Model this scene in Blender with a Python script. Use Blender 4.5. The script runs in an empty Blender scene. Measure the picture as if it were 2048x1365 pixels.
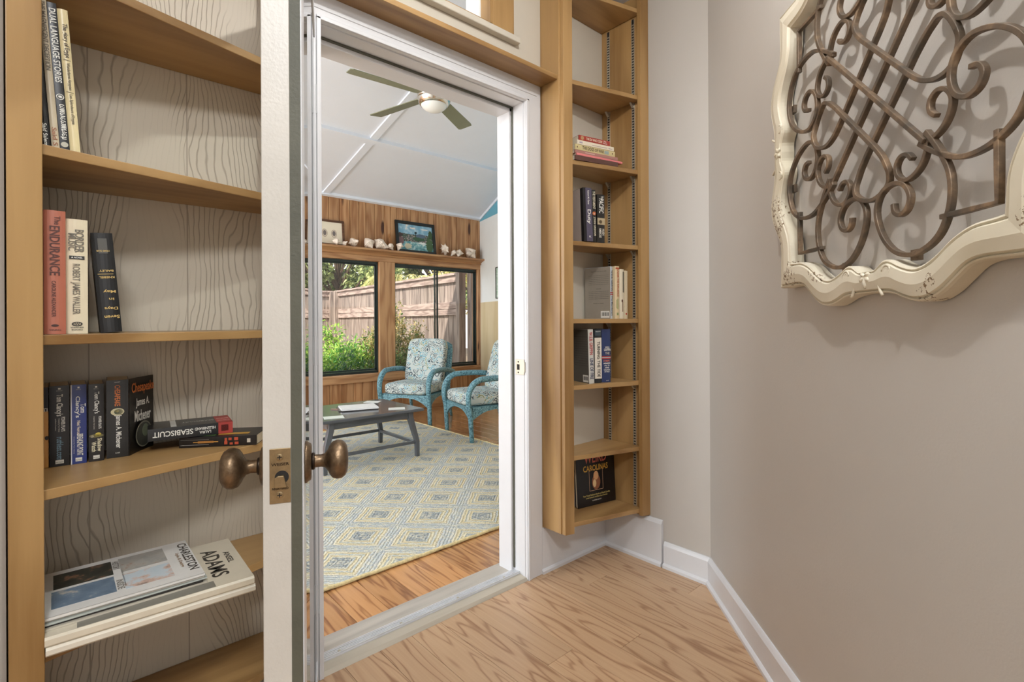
import bpy, bmesh, math, random
from mathutils import Vector, Matrix
C = bpy.context.scene.collection
PI = math.pi
R = math.radians
random.seed(7)

# ------------------------------------------------------------------ camera
scn = bpy.context.scene
H, RHO, YAW = 1.11, .005, R(48.1)
v = Vector((math.cos(YAW), math.sin(YAW), 0)); r0 = Vector((math.sin(YAW), -math.cos(YAW), 0)); zz = Vector((0, 0, 1))
rx = r0*math.cos(RHO) - zz*math.sin(RHO); up = zz*math.cos(RHO) + r0*math.sin(RHO)
cd = bpy.data.cameras.new('camera'); cam = bpy.data.objects.new('camera', cd); C.objects.link(cam)
m = Matrix((rx, up, -v)).transposed().to_4x4(); m.translation = Vector((0, 0, H)); cam.matrix_world = m
cd.sensor_width = 36; cd.lens = 18.0; cd.shift_y = -40.5/2048; cd.clip_start = .02
scn.camera = cam

# ------------------------------------------------------------------ world, lights, exposure
w = bpy.data.worlds.new('sky'); scn.world = w; w.use_nodes = True
nt = w.node_tree; bg = nt.nodes['Background']
tc = nt.nodes.new('ShaderNodeTexCoord'); sp = nt.nodes.new('ShaderNodeSeparateXYZ'); cr = nt.nodes.new('ShaderNodeValToRGB')
nt.links.new(tc.outputs['Generated'], sp.inputs[0]); nt.links.new(sp.outputs[2], cr.inputs[0]); nt.links.new(cr.outputs[0], bg.inputs[0])
cr.color_ramp.elements[0].position = 0.0; cr.color_ramp.elements[0].color = (1, .97, .93, 1)
cr.color_ramp.elements[1].position = .6; cr.color_ramp.elements[1].color = (.80, .90, 1, 1)
bg.inputs[1].default_value = 1.7

def lamp(name, kind, loc, energy, color=(1, 1, 1), size=.1, rot=None, **k):
    d = bpy.data.lights.new(name, kind); d.energy = energy; d.color = color
    if kind == 'AREA': d.size = size
    elif kind == 'SUN': d.angle = size
    else: d.shadow_soft_size = size
    for a, b in k.items(): setattr(d, a, b)
    o = bpy.data.objects.new(name, d); o.location = loc
    if rot: o.rotation_euler = rot
    C.objects.link(o); return o
sun = lamp('sun', 'SUN', (0, 0, 8), 6.5, (1, .95, .86), R(1.0))
sun.rotation_euler = Vector((.75, .35, -.75)).to_track_quat('-Z', 'Y').to_euler()
lamp('hall_light', 'POINT', (.75, .50, 2.50), 26, (1, .985, .955), .022)
lamp('passage_fill', 'AREA', (-.35, -.75, 2.55), 44, (.96, .98, 1), .5, (0, 0, 0))  # added fill behind the camera to lift the hall, no fixture there

lamp('west_daylight_fill', 'AREA', (-2.6, 3.7, 1.6), 138, (.95, .98, 1), 2.6, (0, R(-100), 0))  # added area light outside the west bays, stands in for window daylight
scn.view_settings.view_transform = 'Standard'; scn.view_settings.look = 'None'
scn.view_settings.gamma = 1; scn.view_settings.use_curve_mapping = False
scn.view_settings.exposure = .25

# ------------------------------------------------------------------ materials
def s2l(c):
    f = lambda x: x/12.92 if x <= .04045 else ((x+.055)/1.055)**2.4
    return tuple(f(x/255) for x in c) + (1,)
def base(name, rough=.5, metal=0, spec=.5):
    m = bpy.data.materials.new(name); m.use_nodes = True; nt = m.node_tree
    b = nt.nodes['Principled BSDF']; b.inputs['Roughness'].default_value = rough; b.inputs['Metallic'].default_value = metal
    b.inputs['Specular IOR Level'].default_value = spec
    return m, nt, b
def N(nt, t, **k):
    n = nt.nodes.new('ShaderNode'+t)
    for a, b in k.items():
        if a.startswith('i_'):
            key = a[2:]; key = int(key) if key.isdigit() else key.replace('_', ' ')
            n.inputs[key].default_value = b
        else: setattr(n, a, b)
    return n
def ramp(nt, pts, src=None, interp='LINEAR'):
    r = nt.nodes.new('ShaderNodeValToRGB'); e = r.color_ramp.elements; r.color_ramp.interpolation = interp
    e[0].position = pts[0][0]; e[0].color = pts[0][1]; e[1].position = pts[-1][0]; e[1].color = pts[-1][1]
    for p, c in pts[1:-1]:
        x = e.new(p); x.color = c
    if src is not None: nt.links.new(src, r.inputs[0])
    return r
def math_(nt, op, a, b=None, c=None):
    n = nt.nodes.new('ShaderNodeMath'); n.operation = op
    for i, x in enumerate((a, b, c)):
        if x is None: continue
        if isinstance(x, (int, float)): n.inputs[i].default_value = x
        else: nt.links.new(x, n.inputs[i])
    return n.outputs[0]
def mixc(nt, fac, a, b, bt='MIX'):
    n = nt.nodes.new('ShaderNodeMix'); n.data_type = 'RGBA'; n.blend_type = bt
    for i, x in ((0, fac), (6, a), (7, b)):
        if isinstance(x, (int, float, tuple)): n.inputs[i].default_value = x
        else: nt.links.new(x, n.inputs[i])
    return n.outputs[2]
def bump(nt, b, h, s, d=.01):
    n = nt.nodes.new('ShaderNodeBump'); n.inputs['Strength'].default_value = s; n.inputs['Distance'].default_value = d
    nt.links.new(h, n.inputs['Height']); nt.links.new(n.outputs[0], b.inputs['Normal'])
def objco(nt, scale=(1, 1, 1), island=False):
    t = N(nt, 'TexCoord'); mp = N(nt, 'Mapping'); mp.inputs['Scale'].default_value = scale
    nt.links.new(t.outputs['Object'], mp.inputs[0])
    if island:
        g = N(nt, 'NewGeometry'); a = nt.nodes.new('ShaderNodeVectorMath'); a.operation = 'ADD'
        s = nt.nodes.new('ShaderNodeVectorMath'); s.operation = 'SCALE'; s.inputs['Scale'].default_value = 40
        cx = N(nt, 'CombineXYZ')
        for i in range(3): nt.links.new(g.outputs['Random Per Island'], cx.inputs[i])
        nt.links.new(cx.outputs[0], s.inputs[0]); nt.links.new(mp.outputs[0], a.inputs[0]); nt.links.new(s.outputs[0], a.inputs[1])
        return a.outputs[0], g.outputs['Random Per Island']
    return mp.outputs[0], None
def noise(nt, vec, scale, detail=4, rough=.5, dist=0):
    n = N(nt, 'TexNoise'); n.inputs['Scale'].default_value = scale; n.inputs['Detail'].default_value = detail
    n.inputs['Roughness'].default_value = rough; n.inputs['Distortion'].default_value = dist
    nt.links.new(vec, n.inputs['Vector']); return n.outputs['Fac']
def paint(name, rgb, rough=.5, var=.05, metal=0, bumpy=0, scale=6, spec=.5):
    m, nt, b = base(name, rough, metal, spec); co, _ = objco(nt); n = noise(nt, co, scale, 5, .6)
    c = s2l(rgb); lo = tuple(x*(1-var) for x in c[:3])+(1,); hi = tuple(min(1, x*(1+var)) for x in c[:3])+(1,)
    r = ramp(nt, [(.3, lo), (.7, hi)], n); nt.links.new(r.outputs[0], b.inputs['Base Color'])
    if bumpy: bump(nt, b, noise(nt, co, 180, 3), bumpy, .002)
    return m
def wood(name, light, dark, axis=2, rough=.4, ring=30, freq=1.6, bmp=.05, island=False, stretch=9, knots=False, fine=55, coat=0, ivar=.25, thin=0):
    m, nt, b = base(name, rough)
    sc = [stretch]*3; sc[axis] = 1.0
    co, rnd = objco(nt, tuple(sc), island)
    n = noise(nt, co, freq*.5, 3, .5)
    s = math_(nt, 'SINE', math_(nt, 'MULTIPLY', n, ring*PI))
    s = math_(nt, 'MULTIPLY_ADD', s, .5, .5)
    if thin: s = math_(nt, 'SUBTRACT', 1, math_(nt, 'POWER', s, float(thin)))
    sc2 = [fine]*3; sc2[axis] = 2.5
    co2, _ = objco(nt, tuple(sc2), island)
    f = noise(nt, co2, 1.0, 4, .6)
    big = noise(nt, co, freq*.25, 2)
    t = math_(nt, 'ADD', math_(nt, 'MULTIPLY', s, .38), math_(nt, 'ADD', math_(nt, 'MULTIPLY', f, .5), math_(nt, 'MULTIPLY', big, .22)))
    L, D = s2l(light), s2l(dark)
    r = ramp(nt, [(.25, D), (.62, tuple((a*.7+b_*.3) for a, b_ in zip(L, D))), (.92, L)], t)
    col = r.outputs[0]
    if island:
        k = math_(nt, 'MULTIPLY_ADD', rnd, ivar*2, 1-ivar)
        cx = N(nt, 'CombineXYZ')
        for i in range(3): nt.links.new(k, cx.inputs[i])
        col = mixc(nt, 1.0, col, cx.outputs[0], 'MULTIPLY')
    if knots:
        vt = N(nt, 'TexVoronoi'); vt.inputs['Scale'].default_value = 1.0
        sk = [5.2]*3; sk[axis] = 1.5
        ck, _ = objco(nt, tuple(sk), island); nt.links.new(ck, vt.inputs['Vector'])
        kr = ramp(nt, [(.09, (0, 0, 0, 1)), (.15, (1, 1, 1, 1))], vt.outputs['Distance'])
        col = mixc(nt, kr.outputs[0], s2l((70, 36, 18)), col)
    nt.links.new(col, b.inputs['Base Color'])
    if coat: b.inputs['Coat Weight'].default_value = coat; b.inputs['Coat Roughness'].default_value = .12
    bump(nt, b, t, bmp, .004)
    return m
def glass(name, tint=(1, 1, 1, 1), ior=1.45):
    m = bpy.data.materials.new(name); m.use_nodes = True; nt = m.node_tree; nt.nodes.remove(nt.nodes['Principled BSDF'])
    o = nt.nodes['Material Output']; mx = N(nt, 'MixShader'); tr = N(nt, 'BsdfTransparent'); gl = N(nt, 'BsdfGlossy')
    tr.inputs[0].default_value = tint; gl.inputs['Roughness'].default_value = .004; fr = N(nt, 'LayerWeight')
    f0 = ((ior-1)/(ior+1))**2; fr_ = math_(nt, 'MULTIPLY_ADD', math_(nt, 'POWER', fr.outputs['Facing'], 5.0), 1-f0, f0)   # Schlick reflectance
    nt.links.new(fr_, mx.inputs[0]); nt.links.new(tr.outputs[0], mx.inputs[1]); nt.links.new(gl.outputs[0], mx.inputs[2])
    nt.links.new(mx.outputs[0], o.inputs[0]); return m

M = {}
M['hall_wall'] = paint('greige wall paint', (190, 185, 178), .45, .02, bumpy=.12, scale=2)
M['white'] = paint('white semi gloss paint', (216, 217, 220), .32, .02, bumpy=.05)
M['door_white'] = paint('aged white door paint', (196, 192, 184), .38, .06, bumpy=.15)
M['ceiling_white'] = paint('flat white ceiling', (228, 233, 241), .7, .01)
M['honey'] = wood('honey stained birch', (182, 146, 96), (136, 100, 56), 2, .36, ring=9, freq=1.2, bmp=.015, stretch=5, fine=40)
M['honey_x'] = wood('honey stained birch shelf', (182, 146, 96), (132, 96, 54), 0, .36, ring=9, freq=1.2, bmp=.015, stretch=5, fine=40)
M['pine'] = wood('knotty pine boards', (196, 152, 108), (146, 98, 60), 2, .42, ring=12, freq=1.3, bmp=.04, island=True, knots=True, stretch=8, ivar=.12)
M['pine_x'] = wood('pine trim', (198, 156, 112), (150, 104, 68), 0, .42, ring=14, freq=1.3, bmp=.04, stretch=8)
M['pine_z'] = wood('pine post', (198, 156, 112), (150, 104, 68), 2, .42, ring=14, freq=1.3, bmp=.04, stretch=8, knots=True)
M['laminate'] = wood('light oak laminate planks', (198, 166, 132), (146, 108, 78), 1, .36, ring=42, freq=.9, bmp=.015, island=True, stretch=11, fine=130, ivar=.07, thin=7)
M['old_pine'] = wood('old varnished pine floor', (208, 156, 104), (134, 84, 50), 1, .2, ring=18, freq=1.6, bmp=.10, island=True, stretch=13, fine=60, coat=1.0, ivar=.16, thin=3)
M['panel_ply'] = wood('pale plywood panel', (214, 196, 160), (196, 174, 132), 2, .5, ring=5, freq=1.0, bmp=.01)
M['fence'] = wood('weathered fence boards', (164, 148, 136), (100, 85, 78), 2, .8, ring=12, freq=1.5, bmp=.1, island=True, ivar=.22)
M['fence_rail'] = wood('weathered fence rail', (182, 162, 150), (122, 102, 94), 1, .8, ring=12, freq=1.5, bmp=.1, island=True, ivar=.1)
M['alu'] = paint('brushed aluminium', (222, 224, 228), .28, .08, metal=.35, scale=20)
M['sill_grey'] = wood('worn grey sill', (184, 178, 168), (142, 136, 128), 0, .5, ring=6, bmp=.03)
M['sill_wood'] = wood('worn tan saddle', (190, 182, 166), (160, 150, 134), 0, .5, ring=5, bmp=.03)
M['win_frame'] = paint('dark green aluminium', (44, 54, 52), .4, .1, metal=.3)
M['gasket'] = paint('dark rubber gasket', (84, 84, 72), .6, .2, bumpy=.3)
M['glass'] = glass('window glass')
M['door_glass'] = glass('door glass', (.9, .93, .92, 1), 1.7)
M['bronze'] = paint('antique bronze', (116, 96, 74), .4, .35, metal=.85, bumpy=.4, scale=90)
M['bronze_dark'] = paint('dark bronze', (52, 42, 34), .4, .2, metal=.8)
M['brass'] = paint('aged brass', (150, 130, 98), .35, .2, metal=.85, scale=60)
M['steel'] = paint('zinc steel', (196, 190, 176), .35, .1, metal=.7)
M['nickel'] = paint('brushed nickel', (206, 202, 192), .18, .05, metal=1)
M['blade'] = paint('olive grey fan blade', (124, 128, 102), .4, .05)
M['opal'] = paint('opal glass', (238, 240, 236), .25, .01)
M['iron'] = None
M['blue'] = paint('blue wall paint', (104, 170, 190), .6, .03)
M['white_wall'] = paint('white wall paint', (228, 230, 228), .6, .02)
M['black'] = paint('black', (22, 21, 22), .35, .1)
M['darkhole'] = paint('dark recess', (28, 26, 24), .8, .1)
M['paper'] = paint('page edges', (226, 214, 190), .8, .06, scale=40)
M['table'] = paint('dark charcoal paint', (84, 88, 94), .16, .12)
M['leaf1'] = None
M['stem'] = paint('bark', (86, 68, 54), .8, .2)
M['soil'] = paint('mulch ground', (120, 100, 78), .9, .3, scale=20)
M['shell'] = paint('seashell', (236, 222, 206), .4, .1, scale=30)
M['frame_dark'] = paint('dark picture frame', (34, 34, 32), .35, .1)
M['frame_brown'] = wood('walnut frame', (110, 74, 48), (70, 42, 26), 0, .4)
M['mat_board'] = paint('cream mat board', (232, 222, 200), .7, .02)

# wrought iron: brown rubbed
m_, nt, b = base('rubbed bronze iron', .45, .35); co, _ = objco(nt); n = noise(nt, co, 25, 5, .6)
r = ramp(nt, [(.35, s2l((84, 76, 66))), (.55, s2l((112, 94, 76))), (.72, s2l((148, 124, 98)))], n); nt.links.new(r.outputs[0], b.inputs['Base Color']); bump(nt, b, n, .15, .003); M['iron'] = m_
# distressed cream frame
m_, nt, b = base('distressed cream paint', .55); co, _ = objco(nt); n1 = noise(nt, co, 7, 2, .5); n2 = noise(nt, co, 120, 3, .7)
chip = math_(nt, 'MULTIPLY', math_(nt, 'GREATER_THAN', n1, .60), math_(nt, 'GREATER_THAN', n2, .56))
nb = noise(nt, co, 5, 4); cbase = ramp(nt, [(.3, s2l((204, 195, 172))), (.7, s2l((220, 212, 193)))], nb)
nt.links.new(mixc(nt, chip, cbase.outputs[0], s2l((120, 98, 72))), b.inputs['Base Color']); bump(nt, b, math_(nt, 'SUBTRACT', 1, chip), .3, .002); M['cream_frame'] = m_
# painted rough-grained plywood behind the shelves
def grained(name, rgb, line):
    m_, nt, b = base(name, .6)
    co, _ = objco(nt, (1, 1, .5))
    d = noise(nt, co, 5.0, 1, .4)
    d2 = noise(nt, co, 17.0, 2, .5)
    d3 = noise(nt, co, 2.0, 1, .4)
    co0, _ = objco(nt); s = N(nt, 'SeparateXYZ'); nt.links.new(co0, s.inputs[0])
    ph = math_(nt, 'ADD', math_(nt, 'MULTIPLY', s.outputs[0], 82.0), math_(nt, 'ADD', math_(nt, 'MULTIPLY', d, 11.0), math_(nt, 'ADD', math_(nt, 'MULTIPLY', d2, 2.2), math_(nt, 'MULTIPLY', d3, 14.0))))
    tri = math_(nt, 'ABSOLUTE', math_(nt, 'SUBTRACT', math_(nt, 'FRACT', ph), .5))
    ln = ramp(nt, [(.0, (1, 1, 1, 1)), (.05, (.7, .7, .7, 1)), (.14, (0, 0, 0, 1))], tri)
    msk = ramp(nt, [(.46, (.10, .10, .10, 1)), (.55, (1, 1, 1, 1))], noise(nt, co, 4.2, 2))
    fine_co, _ = objco(nt, (300, 300, 8)); fn = noise(nt, fine_co, 1.0, 2)
    k = math_(nt, 'MULTIPLY', ln.outputs[0], msk.outputs[0])
    # plywood board grooves
    gx = math_(nt, 'ABSOLUTE', math_(nt, 'SUBTRACT', math_(nt, 'FRACT', math_(nt, 'MULTIPLY', math_(nt, 'SUBTRACT', s.outputs[0], .064), 4.92)), .5))
    gr = math_(nt, 'GREATER_THAN', gx, .4925)
    kk = math_(nt, 'MAXIMUM', math_(nt, 'MULTIPLY', k, .85), math_(nt, 'MULTIPLY', gr, .9))
    col = mixc(nt, math_(nt, 'MULTIPLY', kk, .62), s2l(rgb), s2l(line))
    nt.links.new(col, b.inputs['Base Color'])
    hgt = math_(nt, 'ADD', math_(nt, 'MULTIPLY', math_(nt, 'SUBTRACT', 1, kk), 1.0), math_(nt, 'MULTIPLY', fn, .12))
    bump(nt, b, hgt, .5, .0022); return m_
M['grained'] = grained('painted rough sawn plywood', (203, 193, 176), (120, 106, 90))
M['plain_panel'] = paint('painted smooth plywood', (205, 198, 184), .5, .02, bumpy=.1)
# wicker
m_, nt, b = base('teal painted wicker', .5); co, _ = objco(nt)
vo = N(nt, 'TexVoronoi'); vo.inputs['Scale'].default_value = 75; nt.links.new(co, vo.inputs['Vector'])
wv = noise(nt, co, 45, 3)
t = math_(nt, 'ADD', math_(nt, 'MULTIPLY', vo.outputs['Distance'], .7), math_(nt, 'MULTIPLY', wv, .5))
r = ramp(nt, [(.2, s2l((146, 188, 196))), (.5, s2l((112, 158, 170))), (.85, s2l((58, 98, 110)))], t); nt.links.new(r.outputs[0], b.inputs['Base Color'])
bump(nt, b, math_(nt, 'SUBTRACT', 1, t), .6, .006); M['wicker'] = m_
# medallion cushion
m_, nt, b = base('medallion print fabric', .85); co, _ = objco(nt)
def medal(scale, rings, th):
    vo = N(nt, 'TexVoronoi'); vo.inputs['Scale'].default_value = scale; vo.inputs['Randomness'].default_value = .75; nt.links.new(co, vo.inputs['Vector'])
    s = math_(nt, 'SINE', math_(nt, 'MULTIPLY', vo.outputs['Distance'], rings))
    return vo, math_(nt, 'MULTIPLY', math_(nt, 'GREATER_THAN', s, th), math_(nt, 'LESS_THAN', vo.outputs['Distance'], .62))
v1, k1 = medal(8, 44, .0); v2, k2 = medal(17, 26, .1)
big = noise(nt, co, 9, 2); sel = math_(nt, 'GREATER_THAN', big, .5)
fin = noise(nt, co, 130, 3); k1b = math_(nt, 'MULTIPLY', k1, math_(nt, 'GREATER_THAN', fin, .46))
kk = math_(nt, 'ADD', math_(nt, 'MULTIPLY', k1b, sel), math_(nt, 'MULTIPLY', k2, math_(nt, 'SUBTRACT', 1, sel)))
cc = ramp(nt, [(.35, s2l((70, 84, 92))), (.5, s2l((110, 168, 186))), (.62, s2l((142, 148, 104)))], noise(nt, co, 14, 1), 'CONSTANT')
nt.links.new(mixc(nt, kk, s2l((196, 204, 200)), cc.outputs[0]), b.inputs['Base Color']); bump(nt, b, fin, .1, .002); M['medallion'] = m_
# braided rug with concentric diamonds
m_, nt, b = base('braided cotton rug', .95); co0, _ = objco(nt)
wob = noise(nt, co0, 12, 2)
sx = N(nt, 'SeparateXYZ'); nt.links.new(co0, sx.inputs[0])
A = math_(nt, 'MULTIPLY', math_(nt, 'ADD', sx.outputs[0], sx.outputs[1]), .70711)
B = math_(nt, 'MULTIPLY', math_(nt, 'SUBTRACT', sx.outputs[0], sx.outputs[1]), .70711)
def cell(x, c0):
    q = math_(nt, 'FRACT', math_(nt, 'ADD', math_(nt, 'DIVIDE', math_(nt, 'SUBTRACT', x, c0), .292), 20.5))
    return math_(nt, 'ABSOLUTE', math_(nt, 'SUBTRACT', q, .5))
D = math_(nt, 'MAXIMUM', cell(A, 2.577), cell(B, -.915))
D = math_(nt, 'ADD', D, math_(nt, 'ADD', math_(nt, 'MULTIPLY', math_(nt, 'SUBTRACT', wob, .5), .05), math_(nt, 'MULTIPLY', math_(nt, 'SUBTRACT', noise(nt, co0, 70, 3, .6), .5), .06)))
cream, grey, pale, yel = s2l((218, 210, 182)), s2l((160, 168, 170)), s2l((188, 196, 194)), s2l((214, 202, 162))
mid = s2l((190, 197, 198))
r = ramp(nt, [(0, grey), (.16, pale), (.185, yel), (.225, cream), (.26, pale), (.30, yel), (.345, cream), (.38, mid), (.46, pale)], D, 'CONSTANT')
sp1 = noise(nt, co0, 85, 4, .7); dark = ramp(nt, [(.28, (1, 1, 1, 1)), (.34, (0, 0, 0, 1))], sp1)
msk2 = ramp(nt, [(.17, (.8, .8, .8, 1)), (.2, (.12, .12, .12, 1)), (.36, (.12, .12, .12, 1)), (.40, (.32, .32, .32, 1))], D)
dk = math_(nt, 'MULTIPLY', math_(nt, 'LESS_THAN', sp1, .43), msk2.outputs[0])
col = mixc(nt, dk, r.outputs[0], s2l((84, 100, 116)))
lite = math_(nt, 'MULTIPLY', math_(nt, 'GREATER_THAN', noise(nt, co0, 48, 4, .7), .52), .6)
col = mixc(nt, lite, col, s2l((226, 222, 200)))
nt.links.new(col, b.inputs['Base Color'])
br = math_(nt, 'SINE', math_(nt, 'MULTIPLY', D, 110.0)); 
bump(nt, b, math_(nt, 'ADD', math_(nt, 'MULTIPLY', br, .35), math_(nt, 'MULTIPLY', noise(nt, co0, 110, 3, .6), 1.2)), .9, .008); M['rug'] = m_
M['rug_edge'] = paint('rug braid edge', (216, 200, 152), .9, .25, bumpy=.6, scale=70)
def leafmat(name, a, c):
    m_, nt, b = base(name, .5); g = N(nt, 'NewGeometry')
    r = ramp(nt, [(.1, s2l(a)), (.9, s2l(c))], g.outputs['Random Per Island']); nt.links.new(r.outputs[0], b.inputs['Base Color'])
    tl = N(nt, 'BsdfTranslucent'); mx = N(nt, 'MixShader'); mx.inputs[0].default_value = .35
    nt.links.new(r.outputs[0], tl.inputs[0]); nt.links.new(b.outputs[0], mx.inputs[1]); nt.links.new(tl.outputs[0], mx.inputs[2])
    nt.links.new(mx.outputs[0], nt.nodes['Material Output'].inputs[0]); return m_
M['leaf_bright'] = leafmat('bright green leaves', (70, 140, 50), (200, 226, 110))
M['leaf_dark'] = leafmat('dark green leaves', (52, 92, 60), (130, 160, 92))
M['leaf_nandina'] = leafmat('green and rust leaves', (84, 120, 66), (214, 190, 128))
M['leaf_tree'] = leafmat('tree leaves', (78, 100, 56), (186, 196, 128))
M['leaf_palm'] = leafmat('palm fronds', (150, 160, 80), (232, 214, 150))

_pm = {}
def pm(rgb, rough=.4, metal=0):
    k = (rgb, rough, metal)
    if k not in _pm: _pm[k] = paint('tone %d %d %d' % rgb, rgb, rough, .04, metal, scale=25)
    return _pm[k]

# ------------------------------------------------------------------ mesh helpers
class MB:
    def __init__(s): s.v = []; s.f = []; s.smooth = False
    def add(s, vs, fs):
        n = len(s.v); s.v += [Vector(x) for x in vs]; s.f += [tuple(i+n for i in f) for f in fs]; return s
    def box(s, a, b, mat=None):
        x0, y0, z0 = a; x1, y1, z1 = b
        vs = [Vector(p) for p in ((x0, y0, z0), (x1, y0, z0), (x1, y1, z0), (x0, y1, z0), (x0, y0, z1), (x1, y0, z1), (x1, y1, z1), (x0, y1, z1))]
        if mat: vs = [mat @ p for p in vs]
        return s.add(vs, [(0, 3, 2, 1), (4, 5, 6, 7), (0, 1, 5, 4), (1, 2, 6, 5), (2, 3, 7, 6), (3, 0, 4, 7)])
    def prism(s, poly, z0, z1, mat=None):          # poly in xy, counter-clockwise
        n = len(poly); vs = [Vector((p[0], p[1], z0)) for p in poly]+[Vector((p[0], p[1], z1)) for p in poly]
        if mat: vs = [mat @ p for p in vs]
        return s.add(vs, [tuple(range(n))[::-1], tuple(range(n, 2*n))]+[(i, (i+1) % n, n+(i+1) % n, n+i) for i in range(n)])
    def tube(s, pts, rad, n=10, closed=False, sx=1, sy=1, upv=None, cap=True):
        pts = [Vector(p) for p in pts]; k = len(pts); rings = []
        ref = Vector(upv) if upv else Vector((0, 0, 1))
        for i, p in enumerate(pts):
            a = pts[(i-1) % k] if (closed or i) else p; c = pts[(i+1) % k] if (closed or i < k-1) else p
            t = (c-a).normalized(); x = t.cross(ref)
            if x.length < 1e-3: x = t.cross(Vector((1, 0, 0)))
            x.normalize(); y = x.cross(t).normalized(); r_ = rad[i] if isinstance(rad, (list, tuple)) else rad
            if n == 4: ring = [p+x*r_*sx*cx+y*r_*sy*cy for cx, cy in ((1, 1), (-1, 1), (-1, -1), (1, -1))]
            else: ring = [p+x*r_*sx*math.cos(2*PI*j/n)+y*r_*sy*math.sin(2*PI*j/n) for j in range(n)]
            rings.append(ring)
        vs = [q for g in rings for q in g]; fs = []
        for i in range(k if closed else k-1):
            a = i*n; c = ((i+1) % k)*n
            for j in range(n): fs.append((a+j, c+j, c+(j+1) % n, a+(j+1) % n))
        if not closed and cap: fs += [tuple(range(n)), tuple(range((k-1)*n, k*n))[::-1]]
        return s.add(vs, fs)
    def lathe(s, prof, n=28, mat=None):            # prof: (radius, height) about z
        vs = []; k = len(prof)
        for r_, z in prof:
            for j in range(n): vs.append(Vector((r_*math.cos(2*PI*j/n), r_*math.sin(2*PI*j/n), z)))
        if mat: vs = [mat @ p for p in vs]
        fs = [(i*n+j, i*n+(j+1) % n, (i+1)*n+(j+1) % n, (i+1)*n+j) for i in range(k-1) for j in range(n)]
        fs += [tuple(range(n))[::-1], tuple(range((k-1)*n, k*n))]
        return s.add(vs, fs)
    def grid(s, rows, closed_u=False):
        k = len(rows); n = len(rows[0]); vs = [p for r_ in rows for p in r_]
        fs = [(i*n+j, i*n+(j+1) % n, (i+1)*n+(j+1) % n, (i+1)*n+j) for i in range(k-1) for j in range(n if closed_u else n-1)]
        return s.add(vs, fs)
def link(name, me, mat, parent):
    o = bpy.data.objects.new(name, me); C.objects.link(o)
    if mat: me.materials.append(mat)
    if parent is not None: o.parent = parent
    return o
def obj(name, mb, mat, parent=None, bev=0, smooth=False, sub=0, world=False, wn=True):
    me = bpy.data.meshes.new(name); vs = mb.v
    if world and parent is not None:
        inv = PMAT[parent.name].inverted(); vs = [inv @ p for p in vs]
    me.from_pydata([tuple(p) for p in vs], [], mb.f)
    bm = bmesh.new(); bm.from_mesh(me); bmesh.ops.remove_doubles(bm, verts=bm.verts, dist=1e-6); bmesh.ops.recalc_face_normals(bm, faces=bm.faces); bm.to_mesh(me); bm.free()
    o = link(name, me, mat, parent)
    if bev:
        b = o.modifiers.new('bevel', 'BEVEL'); b.width = bev; b.segments = 2; b.limit_method = 'ANGLE'; b.angle_limit = R(40)
    if sub:
        b = o.modifiers.new('sub', 'SUBSURF'); b.levels = sub; b.render_levels = sub
    if smooth:
        for p in me.polygons: p.use_smooth = True
    return o
PMAT = {}
def tag(o, label=None, cat=None, group=None, kind=None):
    for k, x in (('label', label), ('category', cat), ('group', group), ('kind', kind)):
        if x: o[k] = x
    return o
def thing(name, label, cat, loc=(0, 0, 0), rot=(0, 0, 0), group=None):
    o = bpy.data.objects.new(name, None); C.objects.link(o); o.location = loc; o.rotation_euler = rot; o.empty_display_size = .05
    from mathutils import Euler
    PMAT[o.name] = Matrix.Translation(Vector(loc)) @ Euler(rot).to_matrix().to_4x4()
    return tag(o, label, cat, group)
def struct(name, mb, mat, **k):
    o = obj(name, mb, mat, **k)
    if k.get('parent') is None: tag(o, kind='structure')
    return o
def lettering(parent, s, c, xd, yd, L, Hh, mat, name='lettering', ext=.0004):
    cu = bpy.data.curves.new('t', 'FONT'); cu.body = s; cu.extrude = .0; cu.resolution_u = 3; cu.offset = .018
    o = bpy.data.objects.new('t', cu); C.objects.link(o)
    dg = bpy.context.evaluated_depsgraph_get(); me = bpy.data.meshes.new_from_object(o.evaluated_get(dg))
    bpy.data.objects.remove(o)
    xs = [q.co.x for q in me.vertices]; ys = [q.co.y for q in me.vertices]
    if not xs: return
    x0, x1, y0, y1 = min(xs), max(xs), min(ys), max(ys)
    xd, yd, c = Vector(xd).normalized(), Vector(yd).normalized(), Vector(c); n = xd.cross(yd)
    for q in me.vertices:
        q.co = c + xd*((q.co.x-x0)/(x1-x0+1e-9)-.5)*L + yd*((q.co.y-y0)/(y1-y0+1e-9)-.5)*Hh + n*ext
    return link(name, me, mat, parent)
def plate(parent, c, xd, yd, L, Hh, mat, name='label_patch', ext=.0003, th=.0003, ell=False):
    xd, yd, c = Vector(xd).normalized(), Vector(yd).normalized(), Vector(c); n = xd.cross(yd); mb = MB()
    if ell: poly = [(.5*math.cos(2*PI*j/24), .5*math.sin(2*PI*j/24)) for j in range(24)]
    else: poly = [(-.5, -.5), (.5, -.5), (.5, .5), (-.5, .5)]
    k = len(poly)
    vs = [c+xd*p[0]*L+yd*p[1]*Hh+n*(ext-th) for p in poly]+[c+xd*p[0]*L+yd*p[1]*Hh+n*ext for p in poly]
    mb.add(vs, [tuple(range(k))[::-1], tuple(range(k, 2*k))]+[(i, (i+1) % k, k+(i+1) % k, k+i) for i in range(k)])
    return obj(name, mb, mat, parent)

# ------------------------------------------------------------------ hall shell
ZC = 2.62
YW, YS = 1.60, 1.745                     # hall and sunroom faces of the doorway wall
XL, XR = .62, 1.51                       # doorway
DH = 2.054
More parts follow.
